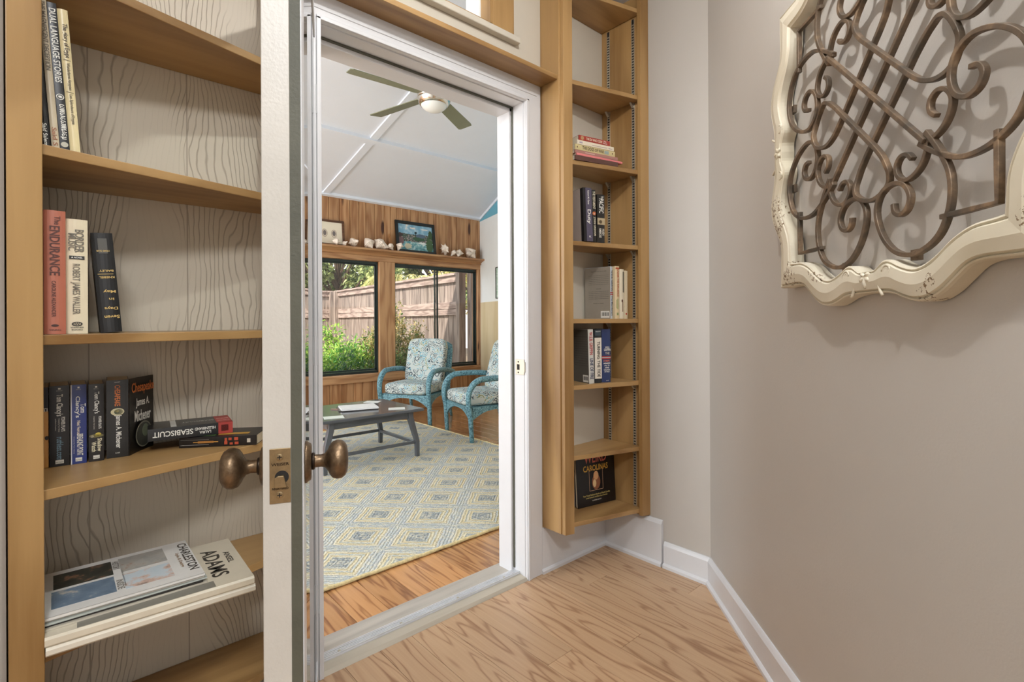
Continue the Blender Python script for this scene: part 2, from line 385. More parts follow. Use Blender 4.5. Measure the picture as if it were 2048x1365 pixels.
# laminate floor: one object, boards as separate islands
def planks(x0, x1, y0, y1, wd, ln, z, gap=.0012, seed=1, th=.02, clip=None):
    rg = random.Random(seed); mb = MB(); x = x0
    while x < x1-1e-6:
        xe = min(x+wd, x1); y = y0-rg.random()*ln
        while y < y1:
            ye = min(y+ln, y1); ys = max(y, y0)
            if ye-ys > .02: mb.box((x+gap/2, ys+gap/2, z-th), (xe-gap/2, ye-gap/2, z))
            y += ln
        x += wd
    return mb
mb = MB(); mb.box((-2.6, -2.6, -.06), (3.4, YW, -.0195)); fl = planks(-2.6, 2.32, -2.6, YW, .122, 1.2, 0, seed=5)
f = tag(obj('floor', fl, M['laminate'], bev=.0008), kind='structure')
struct('subfloor', MB().box((-2.6, -2.6, -.08), (3.4, YW, -.021)), M['darkhole'])
# doorway wall with the door opening and the transom opening
TX0, TX1, TZ0, TZ1 = .68, 1.312, 2.288, 2.53
mb = MB()
def wallpiece(x0, x1, z0, z1): mb.box((x0, YW, z0), (x1, YS, z1))
wallpiece(-2.6, XL, 0, 3.6); wallpiece(XR, 3.35, 0, 3.6); wallpiece(XL, XR, DH, TZ0); wallpiece(XL, XR, TZ1, 3.6)
wallpiece(XL, TX0, TZ0, TZ1); wallpiece(TX1, XR, TZ0, TZ1)
struct('wall_doorway', mb, M['white_wall'])
# hall-side plywood skins (grained on the left, smooth on the right)
struct('wall_panel_left', MB().box((-.12, YW-.013, .182), (.535, YW, ZC)), M['grained'])
struct('wall_panel_right', MB().box((1.596, YW-.013, .15), (2.05, YW, ZC)), M['plain_panel'])
mb = MB(); mb.box((.535, YW-.013, DH+.08), (TX0, YW, ZC)); mb.box((TX1, YW-.013, DH+.08), (1.596, YW, ZC)); mb.box((TX0, YW-.013, DH+.08), (TX1, YW, TZ0)); mb.box((TX0, YW-.013, TZ1), (TX1, YW, ZC))
struct('wall_panel_header', mb, M['plain_panel'])
# short return wall, then the 45 degree wall that carries the wall art
mb = MB(); mb.prism([(2.05, 1.60), (2.05, 1.045), (.15, -.855), (.30, -1.005), (2.26, .955), (2.26, 1.60)][::-1], 0, ZC)
struct('wall_right', mb, M['hall_wall'])
mb = MB(); mb.prism([(-.0625, 1.60), (-.30, 1.60), (-2.25, -.62), (-2.0, -.676), (-.0625, 1.2615)], 0, ZC)
struct('wall_left', mb, M['hall_wall'])
struct('ceiling_hall', MB().box((-2.6, -2.6, ZC), (3.35, YW, ZC+.08)), M['ceiling_white'])
mb = MB(); mb.box((-2.6, -2.6, 0), (-.9, -2.5, ZC)); mb.box((.5, -2.6, 0), (3.4, -2.5, ZC)); mb.box((-.9, -2.6, 2.1), (.5, -2.5, ZC))
struct('wall_back_blocker', mb, M['hall_wall'])  # unseen wall added behind the camera to hold back sky light
struct('wall_left_blocker', MB().box((-2.35, -2.5, 0), (-2.25, -.62, ZC)), M['hall_wall'])  # unseen side wall, also added to cut the sky's fill
mb = MB(); mb.box((.25, -2.5, 0), (.35, -1.0, ZC)); struct('wall_right_blocker', mb, M['hall_wall'])  # unseen, added with the back wall to dim the hall
# baseboards
def base_run(name, p, q, h, th, mat, shoe=True):
    p, q = Vector(p+(0,)), Vector(q+(0,)); d = (q-p).normalized(); n = Vector((-d.y, d.x, 0))
    prof = [(0, 0), (th+.010, 0), (th+.010, .012), (th+.004, .018), (th, .02), (th, h-.016), (th*.65, h-.006), (th*.35, h), (0, h)] if shoe else [(0, 0), (th, 0), (th, h-.006), (th*.5, h), (0, h)]
    k = len(prof); vs = [p+n*a+Vector((0, 0, z)) for a, z in prof]+[q+n*a+Vector((0, 0, z)) for a, z in prof]
    b_ = MB().add(vs, [tuple(range(k)), tuple(range(k, 2*k))[::-1]]+[(i, (i+1) % k, k+(i+1) % k, k+i) for i in range(k)])
    return struct(name, b_, mat)
base_run('baseboard_left', (.535, YW-.0), (-.06, YW-.0), .182, .013, M['door_white'])
base_run('baseboard_right', (2.05, 1.045), (2.05, 1.26), .113, .014, M['white'])
base_run('baseboard_diagonal', (.20, -.805), (2.05, 1.045), .113, .014, M['white'])
base_run('baseboard_corner', (2.05, 1.268), (2.05, YW), .205, .016, M['white'])
base_run('baseboard_behind_case', (2.034, YW), (1.59, YW), .21, .016, M['white'])
# casing round the doorway, stops, threshold
mb = MB()
for a, c, z in ((XR-.004, XR+.082, 0), (XL-.082, XL+.004, 0)):
    inner = a if a > 1 else c; s_ = 1 if a > 1 else -1
    mb.box((min(a, c), YW-.018, z), (max(a, c), YW, DH+.002)); mb.box((min(inner, inner+s_*.014), YW-.024, z), (max(inner, inner+s_*.014), YW-.018, DH+.004))
mb.box((XL-.082, YW-.018, DH-.004), (XR+.082, YW, DH+.08)); mb.box((XL-.01, YW-.024, DH-.004), (XR+.01, YW-.018, DH+.010))
mb.box((XL-.06, YW-.021, DH+.03), (XR+.06, YW-.017, DH+.036))
struct('trim_doorway', mb, M['white'], bev=.002)
mb = MB(); J = .02
mb.box((XR-.006, YW, 0), (XR+.004, YS+.01, DH)); mb.box((XL-.004, YW, 0), (XL+.006, YS+.01, DH)); mb.box((XL, YW, DH-.008), (XR, YS+.01, DH+.004))
mb.box((XR-.02, YW+.072, 0), (XR, YS+.01, DH-.008)); mb.box((XL, YW+.072, 0), (XL+.02, YS+.01, DH-.008)); mb.box((XL, YW+.072, DH-.028), (XR, YS+.01, DH-.006))
struct('trim_jamb', mb, M['white'], bev=.002)
mb = MB(); mb.box((XR-.010, YW+.063, .03), (XR-.005, YW+.071, DH-.01)); mb.box((XL+.005, YW+.063, .03), (XL+.010, YW+.071, DH-.01)); mb.box((XL, YW+.063, DH-.014), (XR, YW+.071, DH-.008))
struct('trim_weatherstrip', mb, M['gasket'])
mb = MB(); mb.prism([(0, 0), (.05, 0), (.05, .014), (.012, .010)], XL-.05, XR+.035, Matrix(((0, 0, 1, 0), (1, 0, 0, YW-.018), (0, 1, 0, 0), (0, 0, 0, 1))))
struct('trim_saddle', mb, M['sill_wood'], bev=.001)
mb = MB(); mb.box((XL, YW+.032, 0), (XR, YW+.052, .018)); 
for k in range(5): mb.box((XL, YW+.034+k*.009, .018), (XR, YW+.038+k*.009, .024-.001*k))
mb.box((XL, YW+.05, 0), (XR, YW+.08, .016))
t = tag(obj('trim_threshold', mb, M['alu'], bev=.001), kind='structure')
mb = MB()
for x in (.70, .93, 1.18, 1.42): mb.lathe([(.005, 0), (.005, .002), (.003, .003)], 12, Matrix.Translation((x, YW+.042, .022)))
obj('screw', mb, M['steel'], t)
struct('trim_sill', MB().box((XL, YW+.08, -.005), (XR, YS+.03, .010)), M['sill_grey'], bev=.003)
# strike plate on the right jamb
t = thing('strike_plate', 'small steel latch strike plate on the white doorway jamb', 'strike plate', (XR-.006, YW+.028, .91))
mb = MB(); mb.box((-.0025, -.03, -.033), (0, .024, .033)); mb.box((-.004, -.034, -.022), (.02, -.026, .022)); obj('plate', mb, M['steel'], t, bev=.001)
mb = MB(); mb.box((-.003, -.002, -.013), (-.0022, .014, .011)); obj('latch_hole', mb, M['darkhole'], t)
for z in (-.024, .022):
    obj('screw', MB().lathe([(.0035, 0), (.0035, .0012), (.002, .002)], 12, Matrix.Translation((-.0025, .006, z)) @ Matrix.Rotation(-PI/2, 4, 'Y')), M['bronze_dark'], t)

# transom light above the doorway
t = tag(bpy.data.objects.new('window_1', None), kind='structure'); C.objects.link(t); t.location = (1.0, YW, TZ0); PMAT['window_1'] = Matrix.Translation((1.0, YW, TZ0))
mb = MB(); fr = .115
mb.box((TX1, YW-.032, TZ0-.0), (TX1+fr, YW-.013, TZ1+.08)); mb.box((TX0-fr, YW-.032, TZ0), (TX0, YW-.013, TZ1+.08))
mb.box((TX0, YW-.032, TZ1), (TX1, YW-.013, TZ1+.08)); obj('window_frame', mb, M['honey'], t, world=True, bev=.002)
mb = MB(); mb.box((TX0-fr, YW-.045, TZ0-.026), (TX1+fr+.025, YW-.013, TZ0)); obj('window_sill', mb, M['plain_panel'], t, world=True, bev=.004)
mb = MB()
for a, c in (((TX0, YW-.03, TZ0), (TX1, YW+.03, TZ0+.012)), ((TX1-.012, YW-.03, TZ0), (TX1, YW+.03, TZ1)), ((TX0, YW-.03, TZ0), (TX0+.012, YW+.03, TZ1))): mb.box(a, c)
obj('glazing_bead', mb, M['honey'], t, world=True)
obj('pane', MB().box((TX0, YW+.02, TZ0), (TX1, YW+.024, TZ1)), M['glass'], t, world=True)

# ------------------------------------------------------------------ bookcases
FL = lambda x: 1.285+.29*x               # front edge line of the left case
FR = lambda x: 1.463-.274*(x-1.646)      # front edge line of the right case
BK = YW-.014
t = thing('bookcase', 'built-in honey wood bookcase left of the doorway with a wide front stile', 'bookcase', (.24, 1.45, .2))
mb = MB(); d_ = Vector((1, .29, 0)).normalized(); n_ = Vector((.29, -1, 0)).normalized()
def stile_poly(x0, x1, F, th, sl):
    return [(x0, F(x0)-th), (x1, F(x1)-th), (x1, F(x1)), (x0, F(x0))]
obj('stile', MB().prism(stile_poly(-.0595, -.0128, FL, .019, .29), .2, ZC), M['honey'], t, world=True, bev=.0015)
obj('stile', MB().prism(stile_poly(.49, .535, FL, .019, .29), .2, ZC), M['honey'], t, world=True, bev=.0015)
obj('side_panel', MB().prism([(-.0555, FL(-.05)+.002), (-.0365, FL(-.03)+.002), (-.0365, BK), (-.0555, BK)], .2, ZC), M['honey'], t, world=True)
obj('side_panel', MB().prism([(.516, FL(.516)+.002), (.534, FL(.534)+.002), (.534, BK), (.516, BK)], .2, ZC), M['honey'], t, world=True)
for z in (.215, .501, .801, 1.0885, 1.4415, 1.7875, 2.13, 2.45):
    obj('shelf', MB().prism([(-.036, FL(-.036)+.0005), (.515, FL(.515)+.0005), (.515, BK), (-.036, BK)], z-.0195, z), M['honey_x'], t, world=True, bev=.0015)
# right case
t = thing('bookcase', 'narrow built-in honey wood bookcase right of the doorway with perforated shelf rails', 'bookcase', (1.83, 1.5, .2))
obj('stile', MB().prism([(1.603, FR(1.603)-.019), (1.647, FR(1.647)-.019), (1.647, FR(1.647)), (1.603, FR(1.603))], .203, ZC), M['honey'], t, world=True, bev=.0015)
obj('stile', MB().prism([(2.004, FR(2.004)-.019), (2.049, FR(2.049)-.019), (2.049, FR(2.049)), (2.004, FR(2.004))], .212, ZC), M['honey'], t, world=True, bev=.0015)
obj('side_panel', MB().prism([(1.597, FR(1.597)), (1.616, FR(1.616)), (1.616, BK), (1.597, BK)], .205, ZC), M['honey'], t, world=True, bev=.001)
obj('side_panel', MB().prism([(2.030, FR(2.03)), (2.049, FR(2.049)), (2.049, BK), (2.030, BK)], .205, ZC), M['honey'], t, world=True)
SR = (.242, .527, .830, 1.1165, 1.453, 1.801, 2.145, 2.545)
for z in SR:
    obj('shelf', MB().prism([(1.6175, FR(1.6175)+.0005), (2.0255, FR(2.0255)+.0005), (2.0255, BK), (1.6175, BK)], z-.0195, z), M['honey_x'], t, world=True, bev=.0015)
for x, sgn in ((2.030, -1), (1.616, 1)):
    for y in (1.545, FR(x)+.045):
        mb = MB(); hole = MB()
        for a in (-.008, .006): mb.box((min(x, x+sgn*.0035), y+a, .215), (max(x, x+sgn*.0035), y+a+.002, 2.52))
        zc = .215
        while zc < 2.50:
            mb.box((min(x, x+sgn*.003), y-.006, zc), (max(x, x+sgn*.003), y+.006, zc+.0065)); zc += .0127
        rl = obj('shelf_rail', mb, M['steel'], t, world=True)
        obj('rail_slot', MB().box((min(x, x+sgn*.0008), y-.006, .215), (max(x, x+sgn*.0008), y+.006, 2.52)), M['darkhole'], t, world=True)
        if sgn < 0:
            for z in SR[1:-1]:
                k = MB(); k.prism([(0, 0), (0, -.022), (-.004, -.022), (-.022, -.002), (-.022, 0)], -.005, .005, Matrix(((1, 0, 0, x-.004), (0, 0, 1, y), (0, 1, 0, z-.020), (0, 0, 0, 1))))
                obj('shelf_clip', k, M['steel'], t, world=True)
# board spanning the two cases above the doorway
bt = obj('header_board', MB().box((.537, 1.483, 2.133), (1.596, YW-.014, 2.152)), M['honey_x'], None, bev=.0015)
tag(bt, 'horizontal honey wood board spanning above the doorway between the bookcases', 'board')

# ------------------------------------------------------------------ the open glazed door
hx, hy = .612, 1.594
px_, py_ = .276, .773
u = Vector((hx-px_, hy-py_, 0)); W = u.length; u.normalize(); nL = Vector((-u.y, u.x, 0))     # nL: towards the bookcase side
Mdoor = Matrix(((u.x, nL.x, 0, px_), (u.y, nL.y, 0, py_), (0, 0, 1, 0), (0, 0, 0, 1)))        # local x along the door, y thickness, z up
t = tag(bpy.data.objects.new('door_1', None), kind='structure'); C.objects.link(t)
t.location = (px_, py_, 0); t.rotation_euler = (0, 0, math.atan2(u.y, u.x)); PMAT['door_1'] = Mdoor
DT = .0545; g0 = .0165
ST = .098
W -= .012
mb = MB(); y0, y1 = g0, DT
mb.box((0, y0, .012), (ST, y1, 2.04)); mb.box((W-.06, y0, .012), (W, y1, 2.04)); mb.box((ST, y0, .012), (W-.06, y1, .14)); mb.box((ST, y0, 1.95), (W-.06, y1, 2.04))
obj('door_slab', mb, M['door_white'], t, bev=.0012)
obj('edge_gasket', MB().box((0.0005, .002, .012), (.012, g0, 2.04)), M['gasket'], t)
mb = MB(); mb.box((.012, 0, .012), (.09, g0, 2.04)); mb.box((.09, 0, .012), (W, g0, .06)); mb.box((.09, 0, 1.99), (W, g0, 2.04)); obj('door_frame_strip', mb, M['white'], t, bev=.001)
obj('door_pane', MB().box((.09, .003, .06), (W-.003, .0035, 1.99)), M['door_glass'], t)
ZK = .885
# latch plate on the edge
lp = obj('latch_plate', MB().box((-.0015, .0165+.0005, ZK-.040), (.002, DT-.009, ZK+.040)), M['brass'], t, bev=.0006)
yc = (.0165+DT-.009)/2
Mx = lambda y, z, x=0: Matrix.Translation((x, y, z)) @ Matrix.Rotation(-PI/2, 4, 'Y')
obj('latch_hole', MB().lathe([(.0095, 0), (.0095, .0008)], 24, Mx(yc-.002, ZK-.002, -.0014)), M['darkhole'], lp)
mb = MB(); mb.prism([(-.008, -.010), (.0085, -.010), (.0085, .004), (.004, .007), (-.004, .007)], 0, .006, Matrix.Translation((-.0015, yc-.001, ZK-.006)) @ Matrix(((0, 0, -1, 0), (1, 0, 0, 0), (0, 1, 0, 0), (0, 0, 0, 1))))
obj('latch_bolt', mb, M['brass'], lp, bev=.001)
for z in (-.028, .027):
    sc = obj('screw', MB().lathe([(.0052, 0), (.0052, .0008), (.0035, .0014)], 16, Mx(yc+.001, ZK+z, -.0014)), M['brass'], lp)
    mb = MB(); mb.box((-.0031, yc+.001-.0032, ZK+z-.0007), (-.0026, yc+.001+.0032, ZK+z+.0007)); mb.box((-.0031, yc+.001-.0007, ZK+z-.0032), (-.0026, yc+.001+.0007, ZK+z+.0032)); obj('screw_slot', mb, M['black'], lp)
lettering(lp, 'WEISER', (-.0016, yc, ZK+.017), (0, -1, 0), (0, 0, 1), .024, .0042, M['bronze_dark'])
lettering(lp, 'REGISTERED', (-.0016, yc, ZK-.0185), (0, -1, 0), (0, 0, 1), .022, .0032, M['bronze_dark'])
# knobs: lathe about the spindle axis (local y)
def knob(sgn, y):
    Mk = Matrix.Translation((.066, y, ZK)) @ Matrix.Rotation(PI/2*(-sgn), 4, 'X')
    kb = obj('door_knob', MB().lathe([(.0105, .006), (.0125, .009), (.0105, .013), (.0098, .024), (.0115, .030), (.0155, .033), (.0165, .034), (.0225, .0365), (.0285, .041), (.0312, .048), (.0305, .055), (.0265, .061), (.0255, .0615), (.021, .064), (.010, .0655), (0, .066)], 40, Mk), M['bronze'], t, smooth=True)
    obj('rosette', MB().lathe([(.033, 0), (.033, .003), (.0305, .005), (.029, .0085), (.026, .0095), (.013, .0095)], 40, Mk), M['bronze'], kb, smooth=True)
    obj('collar_ring', MB().lathe([(.0128, .0095), (.0138, .012), (.0128, .0145)], 30, Mk), M['bronze_dark'], kb, smooth=True)
knob(-1, 0); knob(1, DT)
for z in (.25, 1.02, 1.80):
    obj('hinge', MB().tube([(W+.004, -.004, z-.045), (W+.004, -.004, z+.045)], .006, 12), M['white'], t)

# ------------------------------------------------------------------ ornate wall art
cu_ = Vector((1.275, .27, 1.575)); s2 = math.sqrt(.5)
art = thing('wall_art', 'large distressed cream wooden frame filled with curled bronze ironwork on the greige wall', 'wall art', tuple(cu_))
def AP(u_, v_, w_): return Vector((-s2*u_, -s2*u_, v_)) + Vector((-s2, s2, 0))*w_     # u along wall, v up, w off the wall
OUT = [(0, .412), (.03, .412), (.06, .415), (.083, .419), (.105, .427), (.135, .434), (.167, .432), (.197, .419), (.225, .399), (.25, .382), (.28, .376), (.33, .377), (.378, .378)]
INN = [(0, .366), (.025, .366), (.048, .352), (.068, .351), (.095, .363), (.13, .373), (.16, .369), (.19, .354), (.215, .337), (.24, .325), (.265, .318), (.295, .316), (.314, .314)]
def ring8(P):
    q = [(-a, -b_) for a, b_ in P][::-1]             # bottom, from the left corner to the centre
    q = q + [(a, -b_) for a, b_ in P][1:]            # to the right corner
    full = []
    for k in range(4):
        c_, s_ = [(1, 0), (0, 1), (-1, 0), (0, -1)][k]
        full += [(a*c_-b_*s_, a*s_+b_*c_) for a, b_ in q[:-1]]
    return full
def catmull(P, closed, n=4):
    k = len(P); o = []
    for i in range(k if closed else k-1):
        p0 = P[(i-1) % k] if closed or i else P[0]; p1 = P[i]; p2 = P[(i+1) % k]; p3 = P[(i+2) % k] if closed or i < k-2 else P[-1]
        for j in range(n):
            t_ = j/n
            o.append(tuple(.5*((2*b_)+(-a+c)*t_+(2*a-5*b_+4*c-d)*t_*t_+(-a+3*b_-3*c+d)*t_**3) for a, b_, c, d in zip(p0, p1, p2, p3)))
    if not closed: o.append(tuple(P[-1]))
    return o
ro, ri = ring8(OUT), ring8(INN)
def dens(P, n=3):                                    # smooth between but keep the four square corners
    k = len(P)//4; o = []
    for q in range(4):
        seg = [P[(q*k+i) % len(P)] for i in range(k+1)]; o += catmull(seg, False, n)[:-1]
    return o
ro, ri = dens(ro), dens(ri)
prof = [(0, 0), (0, .026), (.02, .032), (.06, .034), (.10, .030), (.16, .036), (.5, .040), (.84, .038), (.90, .033), (.95, .036), (1, .034), (1, 0)]
mb = MB(); k = len(ro); vs = []
for s_, w_ in prof:
    for a, c in zip(ro, ri): vs.append(AP(a[0]+(c[0]-a[0])*s_, a[1]+(c[1]-a[1])*s_, w_+.004))
fs = [(i*k+j, i*k+(j+1) % k, (i+1)*k+(j+1) % k, (i+1)*k+j) for i in range(len(prof)-1) for j in range(k)]
i = len(prof)-1; fs += [(i*k+j, i*k+(j+1) % k, (j+1) % k, j) for j in range(k)]
mb.add(vs, fs); obj('frame', mb, M['cream_frame'], art)
# cartouche relief at each side's middle: two volutes, raised lobe edges and a leaf sprig
for q in range(4):
    c_, s_ = [(1, 0), (0, 1), (-1, 0), (0, -1)][q]
    T = lambda a, b_, w_: AP(a*c_-b_*s_, a*s_+b_*c_, w_)
    for sg in (-1, 1):
        mb = MB(); pts = []
        for j in range(30):
            th = j/29*3.2*PI; rr = .0125*(1-j/29*.72)
            pts.append(T(sg*(.066-rr*math.cos(th)*1), -.372+rr*math.sin(th)*1, .0405))
        mb.tube(pts, [.0034*(1-.3*j/29) for j in range(30)], 8)
        ed = MB().tube([T(sg*(.050+.012*math.sin(j/10*PI)*-1), -.364-.055*j/10, .0385) for j in range(11)], .0030, 8)
        obj('lobe_edge', ed, M['cream_frame'], art, smooth=True)
        obj('scroll_relief', mb, M['cream_frame'], art, smooth=True)
    for ang, ln, wv_ in ((-1.0, .019, .0055), (0, .024, .0065), (1.0, .019, .0055), (2.1, .014, .004), (-2.1, .014, .004)):
        rows = []
        for i in range(7):
            ph = -PI/2+PI*i/6; row = []
            for j in range(12):
                th = 2*PI*j/12; ln_ = ln*.5*math.cos(ph)*math.cos(th)+ln*.55; wd2 = wv_*math.cos(ph)*math.sin(th)
                row.append(T(ln_*math.sin(ang)+wd2*math.cos(ang), -.378-ln_*math.cos(ang)+wd2*math.sin(ang), .041+.005*math.sin(ph)))
            rows.append(row)
        obj('leaf_relief', MB().grid(rows, True), M['cream_frame'], art, smooth=True)
# ironwork
def bar(name, P2, wfun, wd=.0044, dp=.0056, closed=False):
    P = P2; k = len(P); rings = []; vs = []
    for i, (a, b_) in enumerate(P):
        pa = P[(i-1) % k] if closed or i else P[i]; pb = P[(i+1) % k] if closed or i < k-1 else P[i]
        tx, ty = pb[0]-pa[0], pb[1]-pa[1]; L = math.hypot(tx, ty) or 1; nx, ny = -ty/L, tx/L; w_ = wfun(i/k, tx/L, ty/L)
        for e, g in ((1, 1), (-1, 1), (-1, -1), (1, -1)): vs.append(AP(a+nx*wd*e, b_+ny*wd*e, w_+dp*g))
    fs = [(i*4+j, i*4+(j+1) % 4, ((i+1) % k)*4+(j+1) % 4, ((i+1) % k)*4+j) for i in range(k if closed else k-1) for j in range(4)]
    if not closed: fs += [(0, 1, 2, 3), tuple((k-1)*4+j for j in (3, 2, 1, 0))]
    return obj(name, MB().add(vs, fs), M['iron'], art, bev=.0012)
W0 = .026
# closed knot of four loops: bottom, right, top, left
path = []
for c_, s_ in ((1, 0), (0, 1), (-1, 0), (0, -1)):
    seg = [(-.05, -.05), (-.025, -.075), (0, -.1), (.022, -.122), (.043, -.149), (.052, -.177), (.040, -.204), (0, -.221), (-.040, -.204), (-.052, -.177), (-.043, -.149), (-.022, -.122), (0, -.1), (.025, -.075)]
    path += [(a*c_-b_*s_, a*s_+b_*c_) for a, b_ in seg]
ww = lambda f_, tx, ty: W0+(.0045 if tx*ty < 0 else -.0045)*min(1, abs(tx*ty)*2)
bar('iron_knot', catmull(path, True, 6), ww, closed=True)
bar('iron_diagonal', [(-.152+.304*j/20, .152-.304*j/20) for j in range(21)], lambda f_, tx, ty: W0+.0045)
bar('iron_diagonal', [(-.152+.304*j/20, -.152+.304*j/20) for j in range(21)], lambda f_, tx, ty: W0-.0045)
BIG = [(.150, .134), (.168, .158), (.188, .190), (.202, .222), (.205, .255), (.199, .287), (.180, .320), (.148, .340), (.108, .347), (.066, .333), (.032, .297), (.016, .250), (.030, .216), (.062, .204), (.094, .213), (.110, .237), (.104, .259), (.086, .268), (.070, .260), (.066, .243)]
SML = [(.149, .134), (.152, .160), (.141, .186), (.121, .202), (.097, .206), (.078, .193), (.073, .174), (.084, .159), (.102, .159), (.115, .172)]
for sx_ in (1, -1):
    for sy_ in (1, -1):
        for sw in (0, 1):
            f_ = lambda P: [((b_ if sw else a)*sx_, (a if sw else b_)*sy_) for a, b_ in P]
            bar('iron_scroll', catmull(f_(BIG), False, 6), lambda *a: W0)
            bar('iron_curl', catmull(f_(SML), False, 6), lambda *a: W0-.001, wd=.004)
        bar('iron_corner', [(x_*sx_, y_*sy_) for x_, y_ in ((.183, .292), (.24, .292), (.292, .292), (.292, .24), (.292, .183))], lambda *a: W0)
        for x_, y_ in ((.108, .347), (.347, .108)):
            obj('iron_tab', MB().add([AP(x_*sx_+a, y_*sy_+b_, w_) for w_ in (.010, .019) for a, b_ in ((-.010, -.010), (.010, -.010), (.010, .010), (-.010, .010))], [(3, 2, 1, 0), (4, 5, 6, 7), (0, 1, 5, 4), (1, 2, 6, 5), (2, 3, 7, 6), (3, 0, 4, 7)]), M['iron'], art)

# hall ceiling light
t = thing('ceiling_light', 'small flush ceiling light in the hall before the doorway', 'ceiling light', (.75, .50, ZC-.001))
obj('canopy', MB().lathe([(.06, 0), (.06, -.012), (.035, -.022), (.012, -.024)], 28), M['nickel'], t, smooth=True)
obj('stem', MB().lathe([(.006, -.02), (.006, -.07)], 12), M['nickel'], t)

# ------------------------------------------------------------------ sunroom shell
YF = 5.60; MC = .26                                     # far wall and ceiling pitch
CZ = lambda y: 2.535+MC*(YF-y)
fl = planks(-2.05, 4.75, YS, YF+.02, .131, 2.6, 0, gap=.0022, seed=11)
tag(obj('floor', fl, M['old_pine'], bev=.0012), kind='structure')
struct('subfloor', MB().box((-2.1, YS, -.08), (4.8, YF+.1, -.021)), M['darkhole'])
# sloping ceiling with battens
mb = MB(); mb.add([(-2.2, YS-.1, CZ(YS-.1)), (4.8, YS-.1, CZ(YS-.1)), (4.8, YF+.3, CZ(YF+.3)), (-2.2, YF+.3, CZ(YF+.3))]+[(-2.2, YS-.1, CZ(YS-.1)+.12), (4.8, YS-.1, CZ(YS-.1)+.12), (4.8, YF+.3, CZ(YF+.3)+.12), (-2.2, YF+.3, CZ(YF+.3)+.12)], [(0, 1, 2, 3), (7, 6, 5, 4), (0, 4, 5, 1), (1, 5, 6, 2), (2, 6, 7, 3), (3, 7, 4, 0)])
struct('ceiling', mb, M['ceiling_white'])
def batten(x0, y0, x1, y1, wd=.075, th=.016):
    p, q = Vector((x0, y0, CZ(y0)-th/2)), Vector((x1, y1, CZ(y1)-th/2))
    d = (q-p).normalized(); s_ = d.cross(Vector((0, MC, 1)).normalized()).normalized()
    nrm = Vector((0, MC, 1)).normalized()
    vs = [a+s_*wd/2*e+nrm*th/2*g for a in (p, q) for e, g in ((1, 1), (-1, 1), (-1, -1), (1, -1))]
    return MB().add(vs, [(0, 1, 2, 3), (7, 6, 5, 4), (0, 4, 5, 1), (1, 5, 6, 2), (2, 6, 7, 3), (3, 7, 4, 0)])
k = 1
for a in ((-2, 4.47, 4.15, 4.47), (2.25, YS, 2.25, YF), (1.03, YS, 1.03, YF), (-.19, YS, -.19, YF), (-2, 3.25, 4.0, 3.25), (-2, 2.03, 3.6, 2.03)):
    struct('trim_%d' % k, batten(*a, th=.034 if a[1] == a[3] else .016), M['ceiling_white']); k += 1
struct('trim_%d' % k, batten(-2, YF-.012, 4.42, YF-.012, .05, .03), M['ceiling_white']); k += 1
# far wall: pine boards below and above two visible sliding windows (and one more added out of view to the left for light)
WZ0, WZ1 = .50, 1.825
WINS = [(.0, 1.34), (1.53, 2.90), (3.105, 4.385)]
def boards(x0, x1, z0, z1, y, th=.018, seed=3):
    rg = random.Random(seed); mb = MB(); x = x0
    while x < x1-.004:
        wd = rg.choice((.085, .11, .14, .125)); xe = min(x+wd, x1); mb.prism([(x+.0005, y+th), (xe-.0005, y+th), (xe-.0005, y+.009), (xe-.005, y), (x+.005, y), (x+.0005, y+.009)][::-1], z0, z1); x += wd
    return mb
struct('wall_far', MB().box((-2.1, YF+.02, 0), (-.06, YF+.12, 2.6)).box((-.06, YF+.02, 0), (4.75, YF+.12, WZ0-.03)).box((-.06, YF+.02, WZ1+.02), (4.75, YF+.12, 2.62)).box((1.36, YF+.02, WZ0-.03), (1.51, YF+.12, WZ1+.02)).box((2.92, YF+.02, WZ0-.03), (3.085, YF+.12, WZ1+.02)).box((4.405, YF+.02, WZ0-.03), (4.75, YF+.12, WZ1+.02)), M['pine_z'])
struct('wall_paneling_lower', boards(-2.1, 4.44, .09, WZ0-.09, YF, seed=4), M['pine'])
struct('wall_paneling_upper', boards(-2.1, 4.436, WZ1+.08, 2.545, YF, seed=9), M['pine'])
struct('baseboard_far', MB().box((-2.1, YF-.006, 0), (4.44, YF+.014, .095)), M['pine_x'], bev=.003)
struct('trim_window_stool', MB().box((-2.1, YF-.03, WZ0-.095), (4.42, YF+.02, WZ0-.002)), M['pine_x'], bev=.004)
struct('trim_window_head', MB().box((-2.1, YF-.014, WZ1), (4.43, YF+.02, WZ1+.09)), M['pine_x'], bev=.003)
mb = MB()
for a, c in ((1.34, 1.53), (2.90, 3.105)): mb.box((a+.0, YF-.012, WZ0), (c, YF+.02, WZ1))
mb.box((4.385, YF-.012, WZ0), (4.44, YF+.02, WZ1))
struct('trim_window_posts', mb, M['pine_z'], bev=.003)
mb = MB()
for a, c in WINS:
    mb.box((a, YF+.02, WZ1-.004), (c, YF+.12, WZ1+.02)); mb.box((a, YF+.02, WZ0-.03), (c, YF+.12, WZ0+.0)); mb.box((a-.02, YF+.02, WZ0), (a, YF+.12, WZ1)); mb.box((c, YF+.02, WZ0), (c+.02, YF+.12, WZ1))
struct('trim_window_reveal', mb, M['pine_z'])
